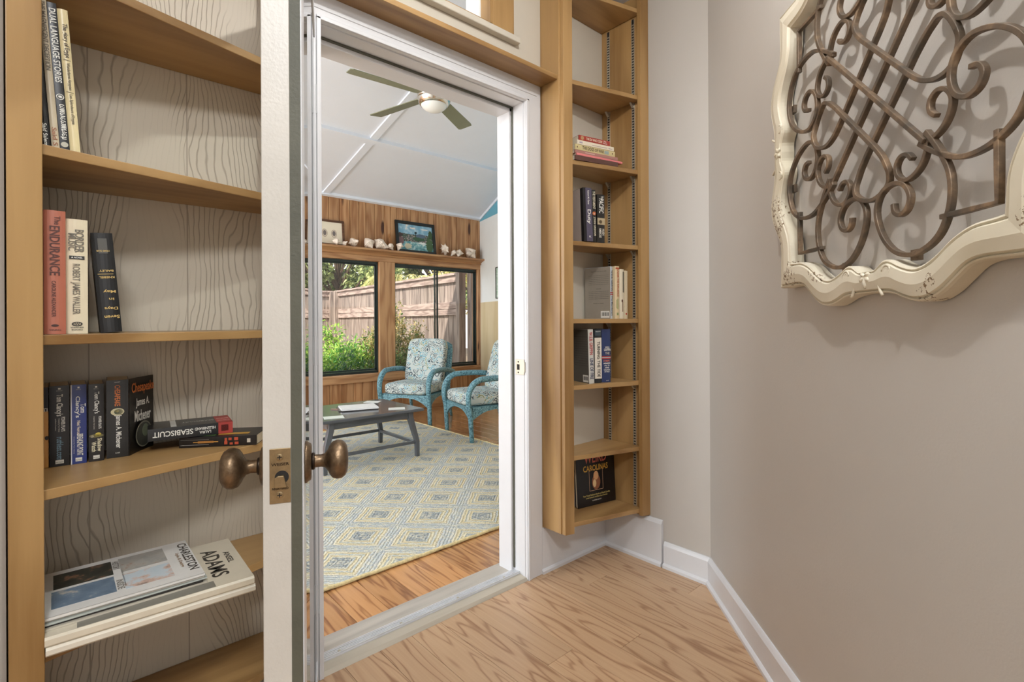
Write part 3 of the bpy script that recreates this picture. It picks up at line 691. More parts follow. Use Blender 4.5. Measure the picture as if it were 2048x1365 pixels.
for i, (a, c) in enumerate(WINS):
    t = tag(bpy.data.objects.new('window_%d' % (i+2), None), kind='structure'); C.objects.link(t); t.location = ((a+c)/2, YF+.05, WZ0); PMAT[t.name] = Matrix.Translation(t.location)
    mb = MB(); y0, y1 = YF+.03, YF+.085; fw = .018
    mb.box((a, y0, WZ0), (c, y1, WZ0+.026)); mb.box((a, y0, WZ1-.036), (c, y1, WZ1)); mb.box((a, y0, WZ0), (a+fw*.6, y1, WZ1)); mb.box((c-fw*.6, y0, WZ0), (c, y1, WZ1))
    obj('window_frame', mb, M['win_frame'], t, world=True)
    mid = (a+c)/2-.03
    for j, (p_, q_, yy) in enumerate(((a+.012, mid+.045, YF+.045), (mid, c-.012, YF+.065))):
        mb = MB(); mb.box((p_, yy-.008, WZ0+.03), (p_+fw, yy+.008, WZ1-.05)); mb.box((q_-fw, yy-.008, WZ0+.03), (q_, yy+.008, WZ1-.05)); mb.box((p_, yy-.008, WZ0+.03), (q_, yy+.008, WZ0+.05)); mb.box((p_, yy-.008, WZ1-.052), (q_, yy+.008, WZ1-.034))
        sh = obj('sash', mb, M['win_frame'], t, world=True)
        obj('pane', MB().box((p_+.01, yy-.002, WZ0+.04), (q_-.01, yy+.002, WZ1-.05)), M['glass'], t, world=True)
# slanted right-hand wall
wp, wq = Vector((4.437, 5.622, 0)), Vector((3.28, 1.745, 0)); wd_ = (wq-wp).normalized(); wn = Vector((-wd_.y, wd_.x, 0))   # wn points away from the room
def slab(off0, off1, z0, z1, s0, s1, roof=False):
    P = [wp+wd_*s0+wn*off0, wp+wd_*s1+wn*off0, wp+wd_*s1+wn*off1, wp+wd_*s0+wn*off1]
    vs = [p+Vector((0, 0, z0)) for p in P]+[Vector((p.x, p.y, (CZ(p.y) if roof else z1))) for p in P]
    return MB().add(vs, [(3, 2, 1, 0), (4, 5, 6, 7), (0, 1, 5, 4), (1, 2, 6, 5), (2, 3, 7, 6), (3, 0, 4, 7)])
LW = (wq-wp).length
struct('wall_side', slab(0, .14, 0, 2.49, -.05, LW), M['white_wall'])
struct('wall_side_upper', slab(-.002, .14, 2.49, 0, -.05, LW, True), M['blue'])
tp = MB()
p0, p1 = wp+wd_*0, wp+wd_*LW
for (e0, e1) in ((0, 1),):
    a0, a1 = p0-wn*.014, p1-wn*.014
    vs = [Vector((p0.x, p0.y, CZ(p0.y))), Vector((a0.x, a0.y, CZ(a0.y))), Vector((a0.x, a0.y, CZ(a0.y)-.035)), Vector((p0.x, p0.y, CZ(p0.y)-.035)), Vector((p1.x, p1.y, CZ(p1.y))), Vector((a1.x, a1.y, CZ(a1.y))), Vector((a1.x, a1.y, CZ(a1.y)-.035)), Vector((p1.x, p1.y, CZ(p1.y)-.035))]
    tp.add(vs, [(0, 1, 2, 3), (7, 6, 5, 4), (0, 4, 5, 1), (1, 5, 6, 2), (2, 6, 7, 3), (3, 7, 4, 0)])
struct('trim_rake', tp, M['ceiling_white'])
struct('wall_side_panel', slab(-.02, 0, 0, 1.362, .09, LW), M['panel_ply'])
# left end of the sunroom: low wall, then open glazing bays
mb = MB(); mb.box((-2.2, YS, 0), (-2.1, YF+.12, .35)); mb.box((-2.2, YS, 2.5), (-2.1, YF+.12, 2.58)); mb.box((-2.2, YS, .35), (-2.1, YS+.1, 2.5)); mb.box((-2.2, 3.6, .35), (-2.1, 3.7, 2.5)); mb.box((-2.2, YF, .35), (-2.1, YF+.12, 2.5))
struct('wall_west', mb, M['white_wall'])

# picture on the side wall
pc = wp+wd_*.60-wn*.014
t = thing('framed_picture', 'thin-framed green abstract print hung on the white side wall of the sunroom', 'picture', (pc.x, pc.y, 1.40))
def onw(s_, z, o_): p = wp+wd_*s_-wn*o_; return Vector((p.x, p.y, z))
def wbox(s0, s1, z0, z1, o0, o1):
    return MB().add([onw(s0, z0, o0), onw(s1, z0, o0), onw(s1, z0, o1), onw(s0, z0, o1), onw(s0, z1, o0), onw(s1, z1, o0), onw(s1, z1, o1), onw(s0, z1, o1)], [(0, 1, 2, 3), (7, 6, 5, 4), (0, 4, 5, 1), (1, 5, 6, 2), (2, 6, 7, 3), (3, 7, 4, 0)])
m_, nt, b = base('green watercolour stripes', .7); co, _ = objco(nt, (1, 1, 9)); r = ramp(nt, [(.35, s2l((226, 232, 226))), (.5, s2l((168, 196, 176))), (.65, s2l((214, 224, 206)))], noise(nt, co, 4, 4)); nt.links.new(r.outputs[0], b.inputs['Base Color'])
obj('print', wbox(.615, .95, 1.405, 1.79, 0, .012), m_, t, world=True)
mb = MB()
for a in ((.605, .618, 1.395, 1.80), (.947, .96, 1.395, 1.80), (.605, .96, 1.395, 1.406), (.605, .96, 1.789, 1.80)): x = wbox(*a, 0, .02); mb.add(x.v, x.f)
obj('picture_frame', mb, M['frame_dark'], t, world=True)

# display shelf over the windows
SY = 5.44; SZ = 1.953
mb = MB(); mb.prism([(SY, 0), (YF, 0), (YF, .024), (SY+.006, .024), (SY-.004, .014)], -2.0, 4.43, Matrix(((0, 0, 1, 0), (1, 0, 0, 0), (0, 1, 0, SZ-.024), (0, 0, 0, 1))))
mb.prism([(YF-.05, -.045), (YF, -.045), (YF, 0), (SY+.03, 0), (YF-.04, -.02)], -2.0, 4.42, Matrix(((0, 0, 1, 0), (1, 0, 0, 0), (0, 1, 0, SZ-.025), (0, 0, 0, 1))))
tag(obj('display_shelf', mb, M['pine_x']), 'long moulded pine shelf running above the sunroom windows', 'shelf')

# seashells
def conch(name, label, loc, size, rz, tilt=.3, kind=0, seed=1):
    # spindle along x: apex of the spire at one end, siphon at the other, flared lip on one side
    rg = random.Random(seed); m1, n = 60, 36; rows = []
    nk = {0: 7, 1: 9, 2: 7}[kind]; amp = {0: .10, 1: .30, 2: .55}[kind]
    for i in range(m1):
        f_ = i/(m1-1)
        if f_ < .38:                                   # stepped spire
            st = f_/.38; r_ = .02+.30*st**1.15+.025*math.sin(st*5*2*PI)*(st**.6)
        else:
            g_ = (f_-.38)/.62; r_ = .345*math.cos(g_*PI/2)**.8+.045*(1-g_)
        row = []
        for j in range(n):
            a_ = 2*PI*j/n
            kb = amp*math.exp(-((f_-.37)/.045)**2)*max(0, math.cos(a_*nk+f_*14))**3+amp*.5*math.exp(-((f_-.20)/.03)**2)*max(0, math.cos(a_*nk+f_*20))**3
            lipw = (.75 if kind else .95)*math.exp(-((f_-.60)/.17)**2)*math.exp(-((a_-1.25)/.30)**2)
            ap = -.30*math.exp(-((f_-.62)/.16)**2)*math.exp(-((a_-1.9)/.26)**2)
            rib = .018*math.sin(f_*80)
            if kind == 2: lipw *= (.55+1.1*max(0, math.cos(f_*38))**3)
            rr = r_*(1+kb*1.6+lipw*1.3+ap*2+rib); row.append(Vector((f_-.5, rr*math.cos(a_), rr*math.sin(a_))))
        rows.append(row)
    mb = MB().grid(rows, True); mb.f += [tuple(range(n)), tuple(range((m1-1)*n, m1*n))]
    rot = Matrix.Rotation(rz, 4, 'Z') @ Matrix.Rotation(-tilt, 4, 'Y') @ Matrix.Rotation(seed*.37-.4, 4, 'X')
    vs = [rot @ p for p in mb.v]; x0 = min(p.x for p in vs); x1 = max(p.x for p in vs); z0 = min(p.z for p in vs); y0 = min(p.y for p in vs); y1 = max(p.y for p in vs)
    sc = min(size*1.08/(x1-x0), (.085 if loc[0] < 2.5 or 3.08 < loc[0] < 3.7 else .150)/(y1-y0))
    mb.v = [Vector(((p.x-(x0+x1)/2)*sc, (p.y-(y0+y1)/2)*sc, (p.z-z0)*sc)) for p in vs]
    o = obj(name, mb, M['shell'], None, smooth=True); o.location = (loc[0], SY+.003+(y1-y0)*sc/2, loc[2])
    return tag(o, label, 'seashell', 'seashells on the display shelf')
SH = [
 (2.00, .14, .2, .2, 0, 'flat pale seashell at the left end of the pine display shelf'),
 (2.33, .11, 2.8, .1, 0, 'small pinkish seashell in front of the oval shell prints'),
 (2.42, .055, .4, .1, 0, 'tiny thin seashell beside the cream framed print'),
 (2.55, .145, .1, .3, 0, 'low pointed white conch shell right of the cream framed print'),
 (2.73, .17, 2.2, .9, 1, 'tall knobbly conch shell on the display shelf'),
 (2.88, .15, .5, .7, 1, 'open-mouthed conch shell leaning toward the fan-shaped shell'),
 (2.99, .07, 1.2, .3, 0, 'small rounded shell leaning against the open-mouthed conch'),
 (3.115, .085, 2.9, .2, 0, 'low white shell at the lower left of the tropical painting'),
 (3.79, .16, .3, .3, 2, 'spiky spider conch right of the tropical painting'),
 (3.90, .07, 1.8, .2, 0, 'tiny tan shell beside the spiky spider conch'),
 (4.00, .10, 2.6, .1, 0, 'small flat shell before the largest helmet shell'),
 (4.19, .20, 2.4, .8, 0, 'largest pale helmet shell at the right end of the shelf')]
for i, (x, sz, rz, tl, kd, lb) in enumerate(SH):
    conch('seashell', lb, (x, SY+.055 if sz > .1 else SY+.045, SZ+.0005), sz, rz, tl, kd, i+3)
# brown fan-shaped pen shell standing between the conch and the painting
mb = MB(); P = [(-.004, 0), (.022, 0), (.028, .05), (.020, .12), (0, .2), (-.016, .22), (-.030, .17), (-.026, .08)]
mb.prism(P, -.006, .006, Matrix(((1, 0, 0, 0), (0, 0, 1, 0), (0, 1, 0, 0), (0, 0, 0, 1))))
o = obj('seashell', mb, pm((170, 116, 66), .4), None, bev=.004); o.location = (3.045, YF-.05, SZ+.001); o.rotation_euler = (R(-9), 0, R(10))
tag(o, 'tall brown fan-shaped pen shell leaning on the pine boards', 'seashell', 'seashells on the display shelf')

# painting on the shelf: tropical river scene, generic
def tilted(name, label, cat, x0, x1, h, y, lean, mat_frame, fw, rz=0):
    t = thing(name, label, cat, ((x0+x1)/2, y, SZ+.001), (-lean, 0, rz)); wd = x1-x0
    mb = MB(); d = .018
    mb.box((-wd/2, -d, 0), (-wd/2+fw, 0, h)); mb.box((wd/2-fw, -d, 0), (wd/2, 0, h)); mb.box((-wd/2, -d, 0), (wd/2, 0, fw)); mb.box((-wd/2, -d, h-fw), (wd/2, 0, h))
    obj('picture_frame', mb, mat_frame, t, bev=.002); obj('backing', MB().box((-wd/2+.004, -.004, .004), (wd/2-.004, -.001, h-.004)), M['black'], t)
    return t, wd
t, wd = tilted('framed_painting', 'black-framed painting of a blue tropical river with white clouds on the shelf', 'painting', 3.105, 3.665, .395, YF-.055, .13, M['frame_dark'], .036)
cv = MB().box((-wd/2+.03, -.008, .03), (wd/2-.03, -.004, .365)); m_, nt, b = base('river painting sky', .5); co, _ = objco(nt); sxx = N(nt, 'SeparateXYZ'); nt.links.new(co, sxx.inputs[0])
zf = math_(nt, 'ADD', sxx.outputs[2], math_(nt, 'MULTIPLY', math_(nt, 'SUBTRACT', noise(nt, co, 14, 4, .6), .5), .05))
zf = math_(nt, 'DIVIDE', zf, .40)
dab = noise(nt, co, 55, 4, .7); g_ = ramp(nt, [(.36, s2l((24, 36, 30))), (.47, s2l((66, 98, 74))), (.56, s2l((130, 116, 128))), (.64, s2l((190, 176, 150)))], dab)
wat = ramp(nt, [(.35, s2l((72, 128, 140))), (.55, s2l((128, 180, 184))), (.66, s2l((226, 236, 232)))], noise(nt, co, 24, 4, .6))
sky = ramp(nt, [(.45, s2l((122, 170, 196))), (.6, s2l((166, 200, 216))), (.68, s2l((238, 230, 220)))], noise(nt, co, 12, 3))
c1 = mixc(nt, math_(nt, 'GREATER_THAN', zf, .36), wat.outputs[0], g_.outputs[0]); c2 = mixc(nt, math_(nt, 'GREATER_THAN', zf, .60), c1, sky.outputs[0])
nt.links.new(c2, b.inputs['Base Color']); obj('painted_canvas', cv, m_, t)
def blob(cx, cz, rxx, rz_, mat, nm, jag=.2, y=-.0085, seed=1):
    rg = random.Random(seed); P = [(cx+rxx*math.cos(2*PI*j/26)*(1+rg.uniform(-jag, jag)), cz+rz_*math.sin(2*PI*j/26)*(1+rg.uniform(-jag, jag))) for j in range(26)]
    obj(nm, MB().prism(P, 0, .0006, Matrix(((1, 0, 0, 0), (0, 0, -1, y+.0003), (0, 1, 0, 0), (0, 0, 0, 1)))), mat, t)
mb = MB()
blob(.19, .12, .055, .085, pm((72, 98, 64), .6), 'painted_tree', .25, seed=2); blob(.215, .25, .03, .06, pm((58, 84, 52), .6), 'painted_tree', .25, seed=3)
blob(-.21, .15, .04, .05, pm((120, 96, 98), .6), 'painted_bank', .2, seed=4); blob(-.215, .22, .03, .03, pm((74, 62, 60), .6), 'painted_tree', .3, seed=5)
blob(.07, .225, .07, .025, pm((88, 108, 128), .6), 'painted_hill', .15, seed=6); blob(.03, .185, .09, .022, pm((60, 92, 68), .6), 'painted_shrubs', .3, seed=7)
blob(0, .262, .022, .012, pm((20, 30, 26), .6), 'painted_palm', .6, seed=8); blob(.0, .235, .003, .025, pm((20, 30, 26), .6), 'painted_trunk', .1, seed=8)
blob(-.04, .318, .045, .009, pm((242, 226, 212), .6), 'painted_cloud', .3, seed=9); blob(.13, .315, .05, .007, pm((242, 232, 220), .6), 'painted_cloud', .3, seed=10)
blob(-.12, .085, .05, .035, pm((212, 206, 180), .6), 'painted_sandbar', .25, seed=11); blob(.08, .135, .07, .012, pm((232, 236, 232), .6), 'painted_rapids', .4, seed=12)
t, wd = tilted('framed_print', 'cream print of two oval shell drawings in a walnut frame on the shelf', 'print', 1.99, 2.452, .285, YF-.04, .10, M['frame_brown'], .022)
obj('mat_board', MB().box((-wd/2+.02, -.009, .02), (wd/2-.02, -.004, .265)), M['mat_board'], t)
for x_ in (-.095, .01, .115):
    ov = plate(t, (x_, -.0092, .135), (1, 0, 0), (0, 0, 1), .062, .088, pm((112, 92, 80), .7), 'oval_border', ell=True)
    plate(t, (x_, -.0094, .135), (1, 0, 0), (0, 0, 1), .056, .082, pm((214, 200, 180), .7), 'oval_field', ell=True, ext=.0004)
    plate(t, (x_, -.0096, .137), (1, 0, 0), (0, 0, 1), .036, .058, pm((120, 112, 108), .7), 'shell_drawing', ell=True, ext=.0005)

# ceiling fan
t = thing('ceiling_fan', 'brushed nickel ceiling fan with five olive blades and opal bowl light', 'ceiling fan', (2.10, 3.19, 2.745))
zt = CZ(3.19)-2.745
obj('downrod', MB().lathe([(.011, .10), (.011, zt-.03)], 16), M['nickel'], t, smooth=True)
obj('canopy', MB().lathe([(.012, zt-.09), (.05, zt-.07), (.068, zt-.02), (.068, zt+.01)], 30), M['nickel'], t, smooth=True)
obj('motor_housing', MB().lathe([(.118, .0), (.124, .012), (.124, .058), (.116, .066), (.116, .070), (.105, .095), (.06, .125), (.02, .14)], 40), M['nickel'], t, smooth=True)
obj('light_collar', MB().lathe([(.100, -.045), (.112, -.03), (.124, -.004), (.124, .0)], 40), M['nickel'], t, smooth=True)
obj('light_bowl', MB().lathe([(.0, -.092), (.03, -.090), (.062, -.078), (.085, -.060), (.096, -.045), (.098, -.035)], 40), M['opal'], t, smooth=True)
for i in range(5):
    ang = R(176-72*i); Mb = Matrix.Rotation(ang, 4, 'Z') @ Matrix.Translation((.10, 0, .026)) @ Matrix.Rotation(R(-11), 4, 'X')
    P = [(0, -.038), (.04, -.052), (.50, -.064), (.535, -.058), (.545, .045), (.53, .062), (.04, .052), (0, .038)]
    obj('fan_blade', MB().prism(P, -.003, .003, Mb), M['blade'], t, bev=.001)

# rug
rg_ = [(.20, 2.085), (1.2, 2.078), (2.0, 2.085), (2.84, 2.10), (2.90, 2.2), (2.92, 3.4), (2.94, 4.95), (2.87, 5.05), (1.2, 5.08), (-.1, 5.06), (-.16, 4.9), (-.15, 2.3), (-.1, 2.10)]
tag(obj('area_rug', MB().prism(rg_, .001, .011), M['rug'], None, bev=.003), 'cream and blue-grey braided rug with a diamond pattern on the pine floor', 'rug')
ro_ = bpy.data.objects['area_rug']; pts = [(a, b_, .0085) for a, b_ in rg_]
P3 = []
for i in range(len(pts)):
    a, b_ = Vector(pts[i]), Vector(pts[(i+1) % len(pts)]); n_s = max(1, int((b_-a).length/.05))
    for j in range(n_s):
        q = a.lerp(b_, j/n_s); P3.append((q.x, q.y, .0095+.0015*math.sin(j*2.1)))
obj('braided_edge', MB().tube(P3, .0085, 8, True), M['rug_edge'], ro_, smooth=True)

# coffee table
t = thing('coffee_table', 'low charcoal painted coffee table with splayed legs standing on the rug', 'coffee table', (1.825, 3.935, .012))
tx, ty, th_ = .425, .355, .39
obj('tabletop', MB().box((-tx, -ty, th_-.022), (tx, ty, th_)), M['table'], t, bev=.006)
obj('apron', MB().box((-tx+.075, -ty+.055, th_-.078), (tx-.075, -ty+.075, th_-.022)).box((-tx+.075, ty-.075, th_-.078), (tx-.075, ty-.055, th_-.022)).box((-tx+.075, -ty+.055, th_-.078), (-tx+.095, ty-.055, th_-.022)).box((tx-.095, -ty+.055, th_-.078), (tx-.075, ty-.055, th_-.022)), M['table'], t, bev=.002)
for sx_ in (-1, 1):
    for sy_ in (-1, 1):
        obj('leg', MB().tube([(sx_*(tx-.10), sy_*(ty-.065), th_-.024), (sx_*(tx-.095), sy_*(ty-.063), th_-.08), (sx_*(tx-.065), sy_*(ty-.055), .20), (sx_*(tx-.045), sy_*(ty-.045), .12), (sx_*(tx-.045), sy_*(ty-.04), 0)], [.021, .021, .019, .017, .015], 4, upv=(0, 1, 0)), M['table'], t, bev=.003)
    obj('stretcher', MB().box((sx_*(tx-.055)-.011, -ty+.05, .10), (sx_*(tx-.055)+.011, ty-.05, .125)), M['table'], t, bev=.002)
for sy_ in (-1, 1): obj('stretcher', MB().box((-tx+.06, sy_*(ty-.05)-.010, .105), (tx-.06, sy_*(ty-.05)+.010, .128)), M['table'], t, bev=.002)
TZ = .402
def sheet(name, label, cat, c, sz, rz, th, mat, group=None):
    mb = MB().box((-sz[0]/2, -sz[1]/2, 0), (sz[0]/2, sz[1]/2, th)); o = obj(name, mb, mat, None); o.location = (c[0], c[1], TZ+.0008); o.rotation_euler.z = rz; return tag(o, label, cat, group)
sheet('leaflet', 'white leaflet at the far right corner of the coffee table', 'leaflet', (2.09, 4.17), (.13, .10), -.8, .002, pm((228, 232, 228)), 'leaflets on the coffee table')
sheet('leaflet', 'white leaflet near the right front corner of the coffee table', 'leaflet', (2.07, 3.71), (.13, .10), -.5, .002, pm((226, 230, 226)), 'leaflets on the coffee table')
sheet('leaflet', 'pale leaflet at the left front corner of the coffee table', 'leaflet', (1.54, 3.69), (.14, .11), -.3, .002, pm((222, 230, 222)), 'leaflets on the coffee table')
sheet('leaflet', 'bluish white leaflet at the far left of the coffee table', 'leaflet', (1.52, 4.20), (.15, .11), -.3, .003, pm((222, 232, 238)), 'leaflets on the coffee table')
sheet('magazine', 'dark magazine under the white one on the coffee table', 'magazine', (1.842, 3.945), (.30, .225), -.33, .006, pm((70, 66, 60)))
o = sheet('magazine', 'white open magazine on top of the small stack on the coffee table', 'magazine', (1.845, 3.93), (.285, .215), -.28, .012, pm((234, 236, 236))); o.location.z += .0068
o = sheet('pen', 'short brown pen lying left of the magazines on the coffee table', 'pen', (1.69, 4.0), (.09, .009), -.9, .008, pm((130, 100, 80)))

# wicker armchairs
def arc(c, r_, a0, a1, n): return [(c[0]+r_*math.cos(a0+(a1-a0)*j/n), c[1]+r_*math.sin(a0+(a1-a0)*j/n)) for j in range(n+1)]
def puffy(sx, sy, sz, n=10, e=.35, crown=.0):
    mb = MB(); rows = []; m1 = 18
    for i in range(m1+1):
        ph = -PI/2+PI*i/m1; row = []
        for j in range(32):
            th = 2*PI*j/32; f_ = lambda c_, ex: math.copysign(abs(c_)**ex, c_)
            row.append(Vector((sx/2*f_(math.cos(ph), e)*f_(math.cos(th), e), sy/2*f_(math.cos(ph), e)*f_(math.sin(th), e), sz/2*f_(math.sin(ph), .5)*(1+crown*math.cos(ph)))))
        rows.append(row)
    return mb.grid(rows, True)
def wicker_chair(label, loc, rz):
    t = thing('wicker_armchair', label, 'armchair', loc, (0, 0, rz), 'teal wicker armchairs in the sunroom')
    hw = .295
    for sx_ in (-1, 1):
        # front leg that sweeps up into the rounded arm; seat front is at -y
        prof = [(-.285, .0), (-.292, .12), (-.30, .25), (-.318, .36)]+[(-.318+.155-.155*math.cos(a), .40+.165*math.sin(a)) for a in [j/8*PI/2 for j in range(1, 9)]]+[(-.05, .567), (.08, .562), (.20, .545), (.29, .52)]
        prof = catmull(prof, False, 3)
        obj('arm', MB().tube([(sx_*(hw+.004), a, b_) for a, b_ in prof], [.018+.006*min(1, max(0, i/len(prof)*2)) for i in range(len(prof))], 10, sx=1.25, sy=.85, upv=(0, 0, 1)) if False else MB().tube([(sx_*(hw+.004), a, b_) for a, b_ in prof], [.020+.008*min(1, 2.2*i/len(prof)) for i in range(len(prof))], 12, upv=(1, 0, 0), sy=1.15), M['wicker'], t, smooth=True)
        obj('rear_leg', MB().tube([(sx_*.25, .25, .30), (sx_*.255, .285, .15), (sx_*.26, .32, 0)], [.022, .020, .017], 10), M['wicker'], t, smooth=True)
    # arched aprons
    def apron(name, p, q, ztop, zleg):
        p, q = Vector(p), Vector(q); n_ = 20; rows = []; d = (q-p).normalized(); o_ = Vector((-d.y, d.x, 0))*.011
        bot = [ztop-.035-(zleg-.035)*(abs(2*j/n_-1)**2.6) for j in range(n_+1)]
        r1 = [p.lerp(q, j/n_)+Vector((0, 0, ztop)) for j in range(n_+1)]; r2 = [p.lerp(q, j/n_)+Vector((0, 0, bot[j])) for j in range(n_+1)]
        mb = MB(); rows = [[x-o_ for x in r1], [x-o_ for x in r2], [x+o_ for x in r2], [x+o_ for x in r1], [x-o_ for x in r1]]
        mb.grid(rows); obj(name, mb, M['wicker'], t)
    apron('front_apron', (-hw, -.288, 0), (hw, -.288, 0), .315, .15)
    for sx_ in (-1, 1): apron('side_apron', (sx_*hw, -.28, 0), (sx_*.262, .27, 0), .315, .12)
    obj('seat_base', MB().box((-hw+.01, -.285, .285), (hw-.01, .27, .315)), M['wicker'], t, bev=.01)
    # woven back shell
    rows = []
    for i in range(13):
        f_ = i/12; z_ = .28+f_*.59; wdt = .275-.035*f_-(.05 if f_ > .9 else 0)*(f_-.9)*10; yb = .245+f_*.15; row = []
        for j in range(13):
            g = j/12*2-1; row.append(Vector((g*wdt, yb-.05*g*g*(1-.5*f_), z_-.03*g*g*(f_ > .95))))
        rows.append(row)
    bk_ = obj('backrest', MB().grid(rows), M['wicker'], t, smooth=True); so = bk_.modifiers.new('so', 'SOLIDIFY'); so.thickness = .028; so.offset = -1
    mb = MB(); top = [rows[i][0] for i in range(13)]+rows[12][1:-1]+[rows[i][12] for i in range(12, -1, -1)]
    obj('back_rim', MB().tube([p+Vector((0, .012, 0)) for p in top], .021, 10), M['wicker'], t, smooth=True)
    cu2 = puffy(.53, .54, .125, e=.28, crown=.06); cu2.v = [p+Vector((0, -.055, .375)) for p in cu2.v]
    obj('seat_cushion', cu2, M['medallion'], t, smooth=True)
    bc = puffy(.49, .53, .125, e=.30, crown=.10); rot = Matrix.Translation((0, .20, .645)) @ Matrix.Rotation(R(90-15), 4, 'X')
    bc.v = [rot @ p for p in bc.v]
    obj('back_cushion', bc, M['medallion'], t, smooth=True)
wicker_chair('teal wicker armchair with medallion cushions in front of the right-hand window', (3.085, 5.04, .0), R(-60.5))
wicker_chair('teal wicker armchair with medallion cushions partly hidden by the doorway jamb', (3.157, 3.911, .0115), R(-103))

# ------------------------------------------------------------------ garden
struct('ground', MB().box((-8, YF+.2, -.36), (16, 24, -.30)), M['soil'])
def make_fence(label, fa, fb, post_s, seed):
    fa, fb = Vector(fa+(0,)), Vector(fb+(0,)); fd = (fb-fa).normalized(); fn = Vector((fd.y, -fd.x, 0))*(1 if fd.y > .5 else -1); Lf = (fb-fa).length
    t = thing('garden_fence', label, 'fence', (fa.x, fa.y, -.3))
    def fbox(s0, s1, o0, o1, z0, z1):
        P = [fa+fd*s0+fn*o0, fa+fd*s1+fn*o0, fa+fd*s1+fn*o1, fa+fd*s0+fn*o1]
        return MB().add([Vector((p.x, p.y, z0)) for p in P]+[Vector((p.x, p.y, z1)) for p in P], [(3, 2, 1, 0), (4, 5, 6, 7), (0, 1, 5, 4), (1, 2, 6, 5), (2, 3, 7, 6), (3, 0, 4, 7)])
    rg2 = random.Random(seed); s_ = .06; mb = MB()
    while s_ < Lf-.14:
        wdt = .125+rg2.uniform(-.008, .008); x = fbox(s_, s_+wdt, .02, .04, -.28, 1.73); mb.add(x.v, x.f); s_ += wdt+rg2.choice((.006, .012, .02))
    obj('fence_boards', mb, M['fence'], t, world=True)
    for z0, z1, o in ((1.70, 1.80, -.02), (1.30, 1.40, -.015), (1.20, 1.29, -.02), (.2, .3, -.015)): obj('fence_rail', fbox(0, Lf, o, .019, z0, z1), M['fence_rail'], t, world=True)
    obj('fence_cap', fbox(0, Lf, -.05, .07, 1.80, 1.835), M['fence_rail'], t, world=True)
    for s_ in post_s: obj('fence_post', fbox(s_-.05, s_+.05, -.09, .018, -.3, 1.815), M['fence'], t, world=True)
make_fence('tall weathered board fence running along the right behind the shrubs', (4.50, 6.10), (4.984, 11.77), [0, 2.65, 5.55], 4)
make_fence('weathered board fence closing the far end of the garden', (-5.0, 11.86), (5.02, 11.86), [1.2, 3.9, 6.6, 9.90], 8)
t = thing('gate_post', 'tall weathered timber gate post beside the near end of the fence', 'post', (4.62, 5.98, -.3))
obj('post', MB().box((4.53, 5.93, -.3), (4.63, 6.03, 1.86)), M['fence'], t, world=True); obj('post_board', MB().box((4.64, 5.95, -.3), (4.72, 5.99, 1.76)), M['fence'], t, world=True); obj('post_cap', MB().box((4.60, 5.90, 1.70), (4.85, 6.0, 1.80)), M['fence_rail'], t, world=True)
def leaf(mb, p, ln, wd, d, n):
    d = d.normalized(); x = d.cross(n); x = x.normalized() if x.length > 1e-4 else Vector((1, 0, 0)); n2 = x.cross(d)
    mb.add([p, p+d*ln*.45+x*wd/2+n2*ln*.06, p+d*ln-n2*ln*.1, p+d*ln*.45-x*wd/2+n2*ln*.06], [(0, 1, 2, 3)])
def rv(rg): return Vector((rg.gauss(0, 1), rg.gauss(0, 1), rg.gauss(0, 1))).normalized()
def shrub(name, label, cat, base_, h, wdt, nleaf, mat, ll=.07, seed=1, spikes=8, group=None, shape=.5):
    rg = random.Random(seed); t = thing(name, label, cat, base_, (0, 0, 0), group)
    fo = MB(); st = MB(); tips = []
    for i in range(spikes):
        a = 2*PI*i/spikes+rg.random(); rr = wdt*(.2+.8*rg.random()**.6); hh = h*(1-.35*(rr/wdt)**2)*rg.uniform(.72, 1.0)
        top = Vector((rr*math.cos(a), rr*math.sin(a), hh)); tips.append(top)
        st.tube([(0.04*math.cos(a), .04*math.sin(a), 0), (top.x*.4, top.y*.4, hh*.5), tuple(top*.97)], [.012, .009, .004], 5)
    for k_ in range(nleaf):
        tp_ = rg.choice(tips); f_ = rg.random()**shape; c_ = Vector((tp_.x*(.3+.7*f_), tp_.y*(.3+.7*f_), tp_.z*f_)); p = c_+rv(rg)*rg.random()**.5*(.17*wdt/.6+.08*(1-f_))
        if p.z < .02: p.z = .02+rg.random()*.1
        d = Vector((p.x-c_.x, p.y-c_.y, .35*rg.random()+.1))+rv(rg)*.5; leaf(fo, p, ll*rg.uniform(.6, 1.3), ll*.42, d, Vector((rg.gauss(0, .35), rg.gauss(0, .35), 1)))
    obj('foliage', fo, mat, t); obj('stems', st, M['stem'], t)
    return t
shrub('leafy_shrub', 'bright green leafy shrub outside the left-hand window', 'shrub', (3.15, 7.15, -.3), 1.5, .55, 5200, M['leaf_bright'], .075, 1, 14)
shrub('leafy_shrub', 'bright green shrub with dense low leaves at the left of the window view', 'shrub', (2.45, 7.0, -.3), 1.22, .55, 4200, M['leaf_bright'], .075, 2, 12)
shrub('leafy_shrub', 'dark green low shrub just under the left-hand window', 'shrub', (2.85, 6.5, -.3), .95, .6, 3800, M['leaf_dark'], .06, 3, 12)
shrub('nandina_shrub', 'rust-tipped feathery shrub outside the left half of the right-hand window', 'shrub', (3.78, 6.85, -.3), 1.78, .46, 5200, M['leaf_nandina'], .065, 4, 16)
shrub('nandina_shrub', 'dark green feathery shrub behind the left armchair outside the window', 'shrub', (3.60, 6.22, -.3), 1.22, .30, 4200, M['leaf_dark'], .05, 5, 12)
